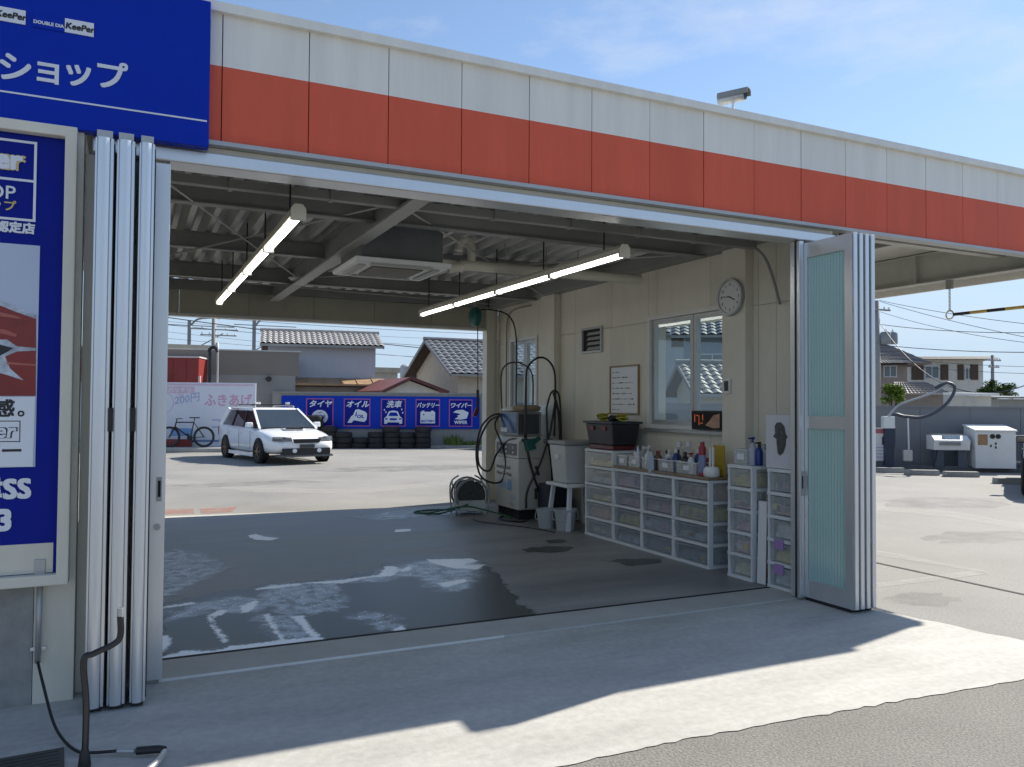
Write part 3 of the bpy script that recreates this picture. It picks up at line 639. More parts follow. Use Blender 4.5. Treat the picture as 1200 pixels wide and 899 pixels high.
# ================================================================== DRAWER CABINETS
cont = [mat('contents_%d'%i, c, .6, var=.6, scale=11) for i,c in enumerate(((.68,.58,.40),(.48,.52,.58),(.72,.40,.30),(.78,.78,.75),(.20,.23,.28),(.70,.52,.14),(.62,.34,.40)))]
frame_p = mat('cabinet_plastic',(.66,.68,.69),.45,var=.05)
yellow = mat('yellow_item',(.72,.46,.05),.5); cols_c = mat('blue_packet',(.05,.16,.42),.5); lilac = mat('lilac_tag',(.36,.22,.46),.5)
def cabinet(name, label, x0, y0, y1, ztop, ncol, nrow, depth, drawer_m, group='plastic drawer cabinets', lids=False, group_on=True):
    t = thing(name, label, 'drawer cabinet', (x0,(y0+y1)/2,0), 0, group)
    w = y1-y0; cw = w/ncol; rh = (ztop-.03)/nrow
    for c in range(ncol+1):
        y = -w/2+c*cw
        ww = .022
        MB().box(.0,.05,max(-w/2,y-ww),min(w/2,y+ww),.0,ztop-.02).build('post', frame_p, t)
        MB().box(depth-.04,depth,max(-w/2,y-ww),min(w/2,y+ww),.0,ztop-.02).build('post', frame_p, t)
    for r in range(nrow+1):
        z = r*rh+(0 if r < nrow else .0)
        MB().box(-.004,depth+.001,-w/2-.003,w/2+.003,z,z+.028).build('shelf', frame_p, t)
    for c in range(ncol):
        for r in range(nrow):
            a = -w/2+c*cw+.024; b = a+cw-.048; z = r*rh+.034; h = rh-.042; off = random.uniform(-.006,.004)
            d = MB().frustum((off+.012,off+.016,a+.008,b-.008,z+.004),(off,off+.004,a,b,z+h)).build('drawer', drawer_m, t)
            MB().box(off-.010,off-.0005,a+.05,b-.05,z+h-.018,z+h-.010).build('pull', drawer_m, d)
            cm = random.choice(cont)
            hh = h*random.uniform(.35,.85)
            mb = MB(); mb.frustum((.03,depth-.06,a+.02,b-.02,z+.002),(.05,depth-.08,a+random.uniform(.02,.09),b-random.uniform(.02,.09),z+hh)); mb.build('contents', cm, d, bevel=.02)
            for _ in range(random.choice((0,1,1,2,3))):
                yy = random.uniform(a+.02,b-.10)
                MB().box(.022,.032,yy,yy+random.uniform(.05,.12),z+h*.2,z+h*random.uniform(.4,.6)).build('packet', random.choice((yellow,cont[5],cont[0],cont[2],lett,cont[6],cols_c)), d, bevel=.004)
    MB().box(depth-.008,depth-.001,-w/2+.01,w/2-.01,.03,ztop-.03).build('back_panel', clearp, t)
    for s in (-1,1):
        MB().box(.052,depth-.042,s*(w/2-.006)-.002,s*(w/2-.006)+.002,.03,ztop-.03).build('side_panel', clearp, t)
    return t
A = cabinet('drawer_cabinet','tall five drawer plastic cabinet carrying the black crate', 5.0, 2.885,3.50,1.03,1,5,.40,clearp)
B = cabinet('drawer_cabinet','low wide cabinet of twelve smoky drawers under the bottles', 5.0, 1.20,2.875,.84,3,4,.40,greyp)
board = mat('counter_wood',(.24,.17,.11),.5,var=.25,scale=5,stretch=(5,1,1))
MB().box(-.012,.405,-.845,.842,.845,.868).build('counter_board', board, B)
Cc = cabinet('drawer_cabinet','narrow five drawer tower with bottles on top by the column', 4.99, .60,.92,1.02,1,5,.42,clearp)
D = cabinet('drawer_cabinet','narrow five drawer tower under the white carton by the door', 5.0, .13,.42,1.02,1,5,.40,clearp)
for zz_ in (.13,.34): MB().box(-.014,-.006,-.05,.06,zz_,zz_+.085).build('tag', lilac, D)
# on cabinet A
red_tray = mat('red_case',(.10,.012,.014),.4,var=.1)
tr = MB().box(5.03,5.34,2.93,3.46,1.033,1.085).build('tool_case', red_tray, None, bevel=.01); tag(tr,'flat dark red case under the black crate','case')
cr = thing('crate', 'black plastic crate holding coiled yellow cables', 'crate', (5.19,3.20,1.087))
cb = mat('crate_black',(.016,.018,.024),.45,var=.15)
MB().frustum((-.16,.16,-.27,.27,0),(-.19,.19,-.30,.30,.25)).build('body', cb, cr, bevel=.012)
MB().frame(-.325,.325,-.21,.21,.03,.25,.275).xf(Matrix(((0,0,1,0),(1,0,0,0),(0,1,0,0),(0,0,0,1)))).build('rim', cb, cr)
for y in (-.12,.14): MB().box(-.20,-.185,y-.04,y+.04,.17,.215).build('latch', mat('latch_red',(.2,.02,.02),.5), cr)
def coil(name, c, r, m_, label, turns=7, tr_=.009):
    pts = []
    for i in range(turns*14):
        a = i*2*math.pi/14; rr = r*(1+.18*math.sin(i*.37)); pts.append(Vector(c)+Vector((rr*.55*math.cos(a)+.03*math.sin(i*.11), rr*math.sin(a), .35*rr*math.cos(a*.5+i*.05)+.03*math.sin(i*.21))))
    return tag(MB().tube(pts, tr_, 6).build(name, m_, None, smooth=1), label, 'cable')
ylw = mat('yellow_cable',(.35,.33,.02),.45,var=.2)
coil('cable_coil',(5.17,3.36,1.40),.085,ylw,'coiled yellow cable at the far end of the black crate')
coil('cable_coil',(5.20,3.00,1.40),.070,ylw,'coiled yellow cable at the window end of the black crate')
coil('cable_coil',(5.20,3.18,1.385),.075,black,'tangled black cable between the yellow coils in the crate',6)
# bottles and bins on the counter
def bottle(x,y,z,h,r,m_,capm,label,kind='squeeze',group='bottles on the counter'):
    t = thing('bottle', label, 'bottle', (x,y,z), 0, group)
    MB().lathe([(r*.9,0),(r,.01),(r,h*.62),(r*.8,h*.72),(r*.32,h*.80),(r*.32,h*.84)], n=16).build('body', m_, t, smooth=2)
    if kind == 'spray':
        c = MB().lathe([(r*.36,h*.84),(r*.36,h*.9),(r*.2,h*.92),(r*.2,h*.97)], n=12).build('cap', capm, t, smooth=2)
        MB().prism([(-r*1.2,h*.97),(-r*1.2,h*1.02),(r*.5,h*1.05),(r*.5,h*.95),(-r*.2,h*.95)], -.012,.012,'y').build('trigger_head', capm, t)
    elif kind == 'cone':
        MB().lathe([(r*.5,h*.8),(r*.45,h*.85),(r*.12,h*1.1),(.001,h*1.12)], n=12).build('cap', capm, t, smooth=2)
    else:
        MB().lathe([(r*.45,h*.82),(r*.45,h),(.001,h)], n=14).build('cap', capm, t, smooth=2)
    return t
ZC = .868
def bin_(y, w, label, z=ZC, x=5.04, d=.20, h=.115):
    t = thing('bin', label, 'storage bin', (x,y,z), 0, 'clear bins on the counter')
    for a in ((0,.003,-w/2,w/2,0,h),(d-.003,d,-w/2,w/2,0,h),(.0031,d-.0031,-w/2,-w/2+.003,0,h),(.0031,d-.0031,w/2-.003,w/2,0,h),(.0031,d-.0031,-w/2+.0031,w/2-.0031,0,.004)):
        MB().box(*a).build('side', clearp, t)
    MB().frame(-w/2-.008,w/2+.008,-.008,d+.008,.012,h,h+.008).xf(Matrix(((0,0,1,0),(1,0,0,0),(0,1,0,0),(0,0,0,1)))).build('rim', frame_p, t)
    MB().box(-.003,-.0005,-.045,.045,h*.35,h*.75).build('card', lett, t)
    return t
bb = [(2.76,.19,'clear bin at the crate end of the counter'),(2.52,.21,'clear bin holding the cone tipped bottle'),(2.26,.21,'clear bin behind the hanging cloth bag'),(1.95,.26,'clear bin holding the blue bottles'),(1.60,.32,'wide clear bin next to the red aerosol can')]
for y,w,l in bb: bin_(y,w,l)
cols_ = dict(blue=mat('bottle_blue',(.012,.04,.22),.3),white=mat('bottle_white',(.70,.71,.72),.35),dark=mat('bottle_dark',(.02,.022,.03),.3),clear=clearp,red=mat('bottle_red',(.32,.02,.03),.35),brown=mat('bottle_brown',(.10,.05,.02),.3),grey=mat('bottle_grey',(.4,.42,.46),.35))
BT = [(5.12,2.56,.20,.034,'white','white','cone','white cone tipped squeeze bottle beside the red case'),
 (5.16,2.42,.19,.04,'blue','blue','cap','squat blue bottle behind the cone tipped bottle'),
 (5.10,2.34,.21,.036,'white','white','spray','white trigger spray bottle lying toward the crate'),
 (5.16,2.24,.18,.045,'dark','dark','cap','fat black jar among the white sprays'),
 (5.10,2.14,.19,.034,'brown','red','cap','brown bottle with red cap by the white caps'),
 (5.17,2.06,.20,.034,'white','white','cap','plain white bottle with tall cap behind the bag'),
 (5.10,1.98,.15,.03,'blue','white','cap','short blue bottle with white cap'),
 (5.14,1.90,.22,.034,'blue','white','cap','tall blue bottle with white cap in the blue bottle bin'),
 (5.18,1.80,.15,.034,'grey','dark','cap','grey bottle with dark cap beside the tall blue bottle'),
 (5.12,1.72,.20,.042,'dark','dark','cap','black bottle in the wide bin'),
 (5.10,1.60,.19,.034,'white','red','spray','white spray bottle with red trigger in the wide bin'),
 (5.17,1.53,.16,.036,'white','white','cap','short white bottle at the aerosol end of the wide bin')]
for x,y,h,r,c,cc,k_,l_ in BT: bottle(x,y,ZC+.005,h*1.05,r,cols_[c],cols_[cc],l_,k_)
for k,(y,c,cc,l_) in enumerate(((2.72,'white','blue','white bottle with blue cap at the crate end'),(2.62,'grey','white','grey bottle with white cap beside the cone tip'),(2.47,'clear','white','clear bottle with white cap behind the cone tip'),(2.18,'white','dark','white bottle with dark cap behind the hanging cloth'),(1.94,'brown','dark','brown bottle with dark cap behind the blue bottles'),(1.66,'blue','white','blue bottle with white cap in the wide bin'),(1.47,'red','white','red bottle with white cap before the yellow board'))):
    bottle(5.20+.03*(k%2),y,ZC+.005,.20+.02*(k%3),.033,cols_[c],cols_[cc],l_)
for y,h in ((2.02,.30),(1.86,.31)): bottle(5.27,y,ZC,h,.06,clearp,frame_p,'large clear jug standing behind the bins %s'%('near the white cap bottle' if y>2 else 'near the tall blue bottle'),'cap')
ae = thing('aerosol_can','tall red and pale blue aerosol can beside the yellow board','aerosol can',(5.08,1.40,ZC))
MB().lathe([(.034,0),(.036,.006),(.036,.20)],n=18).build('body',mat('can_blue',(.22,.26,.42),.3),ae,smooth=2)
MB().lathe([(.036,.201),(.036,.27),(.022,.30),(.022,.33),(.001,.33)],n=18).build('cap',cols_['red'],ae,smooth=2)
MB().lathe([(.0365,0),(.0368,.03),(.0365,.031)],n=18).build('base_band',cols_['red'],ae,smooth=2)
yb = tag(MB().box(5.20,5.212,1.22,1.385,ZC+.001,ZC+.30).build('cutting_board',mat('board_yellow',(.42,.29,.02),.5,var=.12),None,bevel=.003),'upright yellow plastic board at the end of the counter','board')
sp = thing('router','white domed base with two slim upright aerials','router',(5.10,1.285,ZC))
MB().lathe([(.07,0),(.078,.015),(.078,.07),(.06,.095),(.001,.10)],n=20).build('base',white_p,sp,smooth=2)
for y in (-.022,.022): MB().box(-.008,.008,y-.010,y+.010,.09,.285).build('aerial',white_p,sp,bevel=.003)
bag = mat('bag_cloth',(.42,.48,.58),.7,var=.1,bump=.3,bscale=25)
mb = MB().lathe([(.012,.17),(.03,.14),(.055,.08),(.065,.02),(.05,-.05),(.02,-.075),(.001,-.078)],n=14); mb.v=[(v[0]*.4,v[1]*1.0+.012*math.sin(v[2]*40),v[2]) for v in mb.v]
tag(mb.build('cloth_bag',bag,None,smooth=1,loc=(5.005,2.16,ZC+.03)),'pale blue cloth hanging over the counter edge','cloth')
# on tower C
bin_(.82,.17,'clear bin on the narrow tower by the column',1.02,5.05,.22,.13)
for x,y,h,c,cc,k_,l_ in ((5.10,.72,.24,'grey','blue','spray','grey spray bottle with blue trigger on the narrow tower'),(5.12,.66,.20,'blue','dark','spray','blue spray bottle with dark trigger on the narrow tower'),(5.20,.69,.18,'white','white','cap','white capped bottle behind the sprays on the narrow tower')):
    bottle(x,y,1.021,h,.035,cols_[c],cols_[cc],l_,k_,'bottles on the narrow tower')
tag(MB().box(5.26,5.38,.61,.80,1.021,1.20).build('black_box',cb,None,bevel=.006),'black box at the back of the narrow tower','box')
ct = thing('carton','white carton printed with a dark boot shape','carton',(5.2,.29,1.021))
MB().box(-.19,.19,-.165,.165,0,.46).build('box',mat('carton_white',(.60,.60,.62),.6,var=.05),ct,bevel=.004)
print_m = mat('carton_print',(.06,.062,.066),.5,var=.6,scale=30)
MB().add([(-.1925,y,z) for y,z in ((.055,.36),(.03,.39),(-.02,.395),(-.06,.36),(-.075,.30),(-.10,.27),(-.08,.255),(-.075,.20),(-.05,.14),(-.01,.11),(.02,.13),(.03,.20),(.035,.25),(.075,.27),(.05,.30))],[tuple(range(15))]).build('print',print_m,ct)
tag(MB().beam((5.00,.50,.006),(5.04,.52,.72),.10,.008).build('panel_board',white_p,None),'white flat board leaning between the two narrow towers','board')
pt = thing('tank','small clear tank with red label between the narrow towers','tank',(5.16,.51,0))
MB().box(-.11,.11,-.06,.06,0,.30).build('body',clearp,pt,bevel=.02); MB().box(-.113,-.1105,-.05,.0,.06,.22).build('label_patch',cols_['red'],pt)
MB().lathe([(.03,.30),(.03,.33),(.001,.335)],n=12).build('cap',white_p,pt,smooth=2)

# ================================================================== TABLE, TUB, BUCKETS
tb = thing('side_table','white plastic table with splayed legs beside the drawers','table',(5.16,3.98,0))
MB().box(-.30,.27,-.28,.28,.53,.57).build('table_top',white_p,tb,bevel=.012)
for sx in (-1,1):
    for sy in (-1,1): MB().beam((sx*.22,sy*.21,.53),(sx*.27,sy*.26,0),.045,.045).build('leg',frame_p,tb)
tu = thing('tub','tall pale plastic tub with lid on the white table','tub',(5.13,4.0,.571))
MB().frustum((-.21,.21,-.17,.17,0),(-.25,.25,-.21,.21,.48)).build('body',mat('tub_plastic',(.52,.53,.52),.45,var=.05),tu,bevel=.02)
MB().box(-.265,.265,-.225,.225,.482,.53).build('lid',mat('lid_grey',(.30,.31,.31),.5),tu,bevel=.012)
MB().box(-.256,-.232,-.06,.06,.30,.36).build('handle',frame_p,tu,bevel=.006)
def bucket(x,y,r,h,label):
    t = thing('bucket',label,'bucket',(x,y,0),random.uniform(0,3),'buckets before the table')
    MB().lathe([(r*.78,0),(r,h),(r*1.06,h),(r*1.06,h-.025),(r*.98,h-.02),(r*.95,h-.005),(r*.74,.01),(.001,.012)],n=24).build('body',mat('bucket_grey',(.40,.43,.45),.45),t,smooth=2)
    MB().tube([(r*1.04,0,h-.02),(r*1.1,.03,h-.12),(0,r*1.12,h*.45),(-r*1.1,.03,h-.12),(-r*1.04,0,h-.02)],.005,6,6).build('handle',alu_d,t,smooth=1)
bucket(4.80,4.12,.125,.24,'grey bucket with handle down, next to the wash machine')
bucket(4.93,3.86,.14,.26,'grey bucket with handle down, against the table leg')
tag(MB().box(5.0,5.35,4.42,4.75,.0,.50).build('dark_crate',mat('navy_crate',(.012,.016,.03),.5),None,bevel=.02),'dark navy crate in the gap behind the buckets','crate')

# ================================================================== WASH MACHINE
wm = thing('wash_machine','cream self service wash machine with blue screen and looped hoses','wash machine',(4.75,4.84,0))
body_m = mat('machine_cream',(.52,.51,.46),.4,var=.05)
MB().box(.04,.52,.04,.72,0,.13).build('plinth',dark,wm)
MB().box(0,.56,0,.76,.13,.82).build('cabinet',body_m,wm,bevel=.012)
MB().prism([(0,.823),(.0,1.04),(.06,1.12),(.56,1.12),(.56,.823)],0,.76,'y').build('console',body_m,wm,bevel=.008)
panel_m = mat('console_dark',(.05,.06,.075),.4,var=.1)
pn = MB().box(-.006,-.0005,.05,.70,.86,1.02).build('button_panel',panel_m,wm)
for y in (.15,.37,.58):
    for z in (.90,.965): MB().lathe([(.016,0),(.016,-.008),(.001,-.009)],(-.0065,y,z),'x',12).build('button',lett,pn)
MB().box(.05,.30,-.006,-.0005,1.045,1.09).build('stripe_plate',panel_m,wm)
MB().box(.38,.52,-.006,-.0005,1.02,1.09).build('stripe_plate',steel,wm)
text('lettering','Amenity Castle',.075,(-.003,.70,.66),lett_k,wm,'-x',.001)
text('lettering','Water Car Wash',.070,(-.003,.70,.57),lett_k,wm,'-x',.001)
bl = mat('pale_blue_print',(.18,.33,.52),.5)
MB().add([(-.0025,y,z) for y,z in ((.34,.38),(.34,.46),(.30,.52),(.24,.53),(.20,.49),(.20,.38))],[tuple(range(6))]).build('print',bl,wm)
MB().add([(-.0025,y,z) for y,z in ((.60,.39),(.60,.46),(.38,.48),(.38,.39))],[tuple(range(4))]).build('print',mat('very_pale_blue',(.34,.42,.52),.5),wm)
text('lettering','洗浄',.09,(-.003,.26,.25),lett_b,wm,'-x'); text('lettering','11a',.08,(-.003,.26,.17),lett_k,wm,'-x')
hd = MB().box(.03,.40,.10,.66,1.122,1.45).build('display_head',steel,wm,bevel=.01)
MB().box(.026,.0295,.12,.64,1.16,1.43).build('screen',mat('screen_blue',(.05,.12,.26),.15,var=.6,scale=7),hd)
MB().box(.024,.0258,.42,.62,1.17,1.23).build('screen_caption',lett,hd)
MB().box(.05,.36,.094,.0995,1.15,1.42).build('side_vent',panel_m,hd)
tw = mat('towel_tan',(.30,.24,.17),.9,var=.25,bump=.6,bscale=40)
MB().lathe([(.001,1.455),(.15,1.455),(.19,1.475),(.20,1.51),(.16,1.545),(.001,1.55)],(.22,.20,0),n=18).build('towel',tw,wm,smooth=1)
MB().lathe([(.001,1.452),(.12,1.452),(.14,1.48),(.10,1.51),(.001,1.515)],(.15,.55,0),n=14).build('cloth',white_p,wm,smooth=1)
MB().prism([(.42,1.122),(.56,1.122),(.56,1.55),(.50,1.55)],.06,.64,'y').build('splash_sheet',clearp,wm)
rb = mat('hose_black',(.012,.012,.014),.42)
def hose(pts,r=.014,m_=rb,nm='hose'): return MB().tube(pts,r,8,8).build(nm,m_,wm,smooth=1)
hose([(.06,.66,1.44),(.05,.68,1.95),(.10,.60,2.12),(.20,.42,2.14),(.30,.30,2.06),(.34,.25,1.9),(.34,.25,1.46)],.011,nm='boom')
hose([(.10,.0,1.10),(.10,-.02,1.9),(.14,-.02,2.08),(.28,-.02,2.19),(.42,-.02,2.17),(.53,-.02,2.02),(.55,-.02,1.7),(.55,0,1.12)],.014,nm='boom')
hose([(.02,.64,1.42),(-.10,.70,1.38),(-.24,.74,1.20),(-.30,.74,.85),(-.25,.70,.55),(-.10,.62,.45),(.0,.50,.5),(.0,.40,.75),(-.02,.50,1.0),(-.05,.66,1.25),(.02,.66,1.40)])
hose([(.02,.60,1.40),(-.14,.68,1.30),(-.27,.72,1.0),(-.27,.70,.70),(-.14,.64,.62),(-.06,.58,.85),(.01,.35,1.05),(.05,.10,1.08),(.10,-.02,1.06)])
hose([(.12,-.03,1.06),(.14,-.05,.8),(.30,-.06,.35),(.40,-.06,.16)])
hose([(.10,-.03,1.9),(.10,-.04,1.2),(.14,-.05,.85),(.36,-.06,.12)],.010)
hose([(.55,-.03,1.65),(.46,-.05,1.2),(.30,-.06,.75),(.12,-.05,.40),(.10,-.05,.16)])
hose([(.40,-.05,1.5),(.46,-.05,1.70),(.54,-.06,1.74),(.60,-.06,1.6),(.62,-.06,1.0),(.58,-.06,.55),(.42,-.07,.28),(.28,-.06,.12)])
hose([(.40,-.05,1.5),(.42,-.05,1.1),(.48,-.05,.7),(.50,-.05,.3)])
hose([(.50,-.06,1.72),(.58,-.07,1.4),(.60,-.07,.9),(.60,-.07,.4),(.56,-.05,.2)],.018)
MB().tube([(.30,-.03,1.10),(.22,-.05,1.05),(.16,-.05,.98)],.03,10).build('nozzle_grip',grn,wm)
MB().beam((.13,-.05,1.08),(.16,-.06,.94),.09,.12).build('nozzle_holder',grn,wm)
for p_,q_ in (((.24,-.06,.72),(.28,-.06,.60)),((.24,-.06,.42),(.24,-.06,.28))): MB().tube([p_,q_],.02,8).build('coupler',black,wm)
# hose reel cart on the floor and the hoses lying round it
rc = thing('hose_cart','round metal hose reel cart with crank on the floor','hose cart',(4.42,5.75,0),R(-10))
MB().lathe([(.21,-.015),(.24,-.012),(.24,.012),(.21,.015)],(0,-.16,.27),'y',24,closed=True).build('rim',steel,rc,smooth=2)
MB().lathe([(.21,-.015),(.24,-.012),(.24,.012),(.21,.015)],(0,.16,.27),'y',24,closed=True).build('rim',steel,rc,smooth=2)
MB().lathe([(.001,-.16),(.20,-.16),(.16,-.12),(.16,.12),(.20,.16),(.001,.16)],(0,0,.27),'y',24).build('drum',mat('wound_hose',(.03,.035,.03),.5,var=.6,scale=25),rc,smooth=2)
MB().box(-.19,.19,-.20,.20,.05,.20).build('base_tray',mat('pale_tray',(.46,.50,.50),.3,var=.2),rc,bevel=.01)
for sx in (-1,1):
    for sy in (-1,1): MB().tube([(sx*.22,sy*.19,0),(sx*.24,sy*.19,.40),(sx*.12,sy*.19,.52)],.012,8,4).build('frame_tube',alu_d,rc,smooth=1)
MB().tube([(-.25,-.19,.38),(-.30,-.24,.44),(-.30,-.24,.50)],.012,8).build('crank',alu_d,rc)
gh = mat('hose_green',(.02,.11,.05),.45)
def floorhose(pts,m_,label,r=.011): return tag(MB().tube([Vector(p) for p in pts],r,8,8).build('hose',m_,None,smooth=1),label,'hose')
floorhose([(4.30,5.5,.16),(4.0,5.75,.02),(3.75,5.95,.012),(3.72,6.1,.012),(4.0,6.2,.012),(4.5,6.1,.012)],gh,'green hose looped on floor beside the reel cart')
floorhose([(4.72,4.98,.02),(4.45,5.30,.10),(4.2,5.44,.14),(3.85,5.8,.03),(3.80,6.05,.012)],gh,'second green hose stretched across the front of the reel cart',.012)
floorhose([(4.85,4.78,.012),(4.72,4.62,.012),(4.6,4.75,.012),(4.55,5.0,.012),(4.7,5.2,.012)],rb,'black hose curled on the floor before the wash machine',.013)
floorhose([(4.3,5.3,.008),(4.2,4.9,.008),(4.55,4.2,.008),(4.7,3.7,.008)],rb,'thin black line lying on the floor toward the drawers',.006)

# ================================================================== FRONT-LEFT: CONDUIT, HOSE STAND, GRATE
cdt = thing('service_conduit','galvanised conduit and junction box on the pilaster','conduit',(0,0,0))
pA = at(47,664,Y=-.15); pB = at(44,777,Y=-.13)
MB().box(pA.x-.025,pA.x+.025,-.17,-.101,pA.z-.05,pA.z+.04).build('junction_box',alu_d,cdt,bevel=.004)
MB().tube([(pA.x,-.13,pA.z-.05),(pB.x,-.13,pB.z)],.014,10).build('tube',alu_d,cdt,smooth=1)
for z in (pB.z+.06,): MB().box(pB.x-.035,pB.x+.035,-.118,-.101,z,z+.018).build('clamp',alu,cdt)
cb_ = [pB+Vector((0,0,.01)), at(50,800,Y=-.3), at(62,845,Y=-.55), at(75,868,Y=-.72)]
gp = [tuple(q) for q in cb_] + [tuple(at(92,881,Z=.01)), tuple(at(110,882,Z=.01)), tuple(at(138,880,Z=.012))]
MB().tube(gp,.007,8,8).build('cable',black,cdt,smooth=1)
MB().tube([at(138,880,Z=.014),at(158,880,Z=.016)],.012,10).build('connector',alu_d,cdt)
hs = thing('hose_stand','bent black pipe stand with handle before the folded door leaves','stand',(0,0,0))
f0 = at(99,897,Z=0)
h1 = at(98,775,Y=f0.y); h2 = at(110,766,Y=f0.y); h3 = at(133,755,Y=f0.y); h4 = at(141,745,Y=f0.y); h5 = at(141,722,Y=f0.y)
MB().tube([f0+Vector((0,0,-.01)),f0+Vector((.002,0,.25)),h1,h2,h3,h4,h5],.0135,12,6).build('pipe',mat('stand_black',(.02,.018,.019),.35),hs,smooth=1)
MB().tube([h5,h5+Vector((0,0,.035))],.013,12).build('chrome_tip',alu_d,hs)
MB().lathe([(.024,-.01),(.026,0),(.020,.05),(.014,.07)],tuple(f0),n=14).build('socket',black,hs,smooth=2)
MB().tube([at(160,880,Z=.02),at(185,878,Z=.022),at(193,879,Z=.02)],.017,10).build('gun_body',black,hs)
MB().tube([at(193,881,Z=.022),at(185,892,Z=.022),at(165,910,Z=.02)],.014,10,4).build('lance',alu,hs,smooth=1)
gr = thing('drain_grate','dark ribbed drain cover set in the apron','drain cover',tuple(at(75,877,Z=-.008)),R(4))
MB().box(-1.2,0,-.42,0,.0,.006).build('plate',mat('grate_iron',(.06,.058,.054),.6,var=.3),gr)
for k in range(11): MB().box(-1.18,-.02,-.40+.036*k,-.388+.036*k,.0062,.010).build('rib',mat('grate_iron',(0,0,0)),gr)
# security camera on the parapet
cc = thing('security_camera','white bullet security camera mounted on top of the fascia','security camera',(4.24,-.02,3.855),R(30)); cc.scale = (.95,.95,.95)
MB().lathe([(.03,0),(.03,.012),(.014,.02),(.012,.05),(.001,.052)],n=14).build('foot',white_p,cc,smooth=2)
MB().tube([(0,0,.03),(0,.0,.075)],.012,8).build('bracket',white_p,cc)
MB().lathe([(.001,-.10),(.038,-.10),(.042,-.09),(.042,.11),(.030,.125),(.001,.125)],(0,0,.115),'y',18).build('housing',alu_d,cc,smooth=2)
MB().lathe([(.032,-.101),(.032,-.106)],(0,0,.115),'y',18).build('lens',black,cc)
MB().prism([(-.050,.12),(-.046,.158),(-.03,.172),(.03,.172),(.046,.158),(.050,.12),(.046,.12),(.042,.155),(.028,.168),(-.028,.168),(-.042,.155),(-.046,.12)],-.135,.12,'y').build('sunshield',steel,cc)
# ================================================================== BEHIND: boundary wall, sign strip
def vplane(px, py, p0, ang):
    """pixel ray met with a vertical plane through p0 running along ang: local (s, z)"""
    v = RT*(px-W_PX/2) - UP*(py-H_PX/2) + FW*F_PX
    n = Vector((-math.sin(ang), math.cos(ang), 0)); t = (Vector((p0[0],p0[1],0))-CAM).dot(n)/v.dot(n)
    h = CAM+v*t; return ((h.x-p0[0])*math.cos(ang)+(h.y-p0[1])*math.sin(ang), h.z)
WA = R(-18.5); W0 = (4.6, 24.5)
bw = thing('boundary_wall','grey rendered boundary wall behind the tyre stacks','wall',(W0[0],W0[1],-.016),WA)
ln = 7.9; zt = vplane(460,460,W0,WA)[1]+.016
nP = 9
for k in range(nP): MB().box(k*ln/nP+.004,(k+1)*ln/nP-.004,0,.12,0,zt-.05).build('wall_panel',greyw,bw)
MB().box(-.02,ln+.02,-.03,.15,zt-.049,zt).build('wall_cap',greyw,bw)
sgn = thing('wall_sign','long blue sign strip with five pink framed service pictograms','sign',(W0[0],W0[1],0),WA)
s0,z0 = vplane(350,503,W0,WA); s1_,z1 = vplane(562,463,W0,WA); z0b = vplane(562,502,W0,WA)[1]
zl, zh = vplane(455,502.5,W0,WA)[1], vplane(455,464.5,W0,WA)[1]
MB().box(s0-.6,s1_,-.06,-.032,zl,zh).build('board',blue_w,sgn)
def sp_(px,py): return vplane(px,py,W0,WA)
cx = [(359,391),(403,434),(446.5,475.5),(487,515.5),(526,553.5)]
names = ['タイヤ','オイル','洗車','バッテリー','ワイパー']
hgt = zh-zl
def poly(name, pts, m_, parent, y=-.067): return MB().add([(p[0],y,p[1]) for p in pts],[tuple(range(len(pts)))]).build(name,m_,parent)
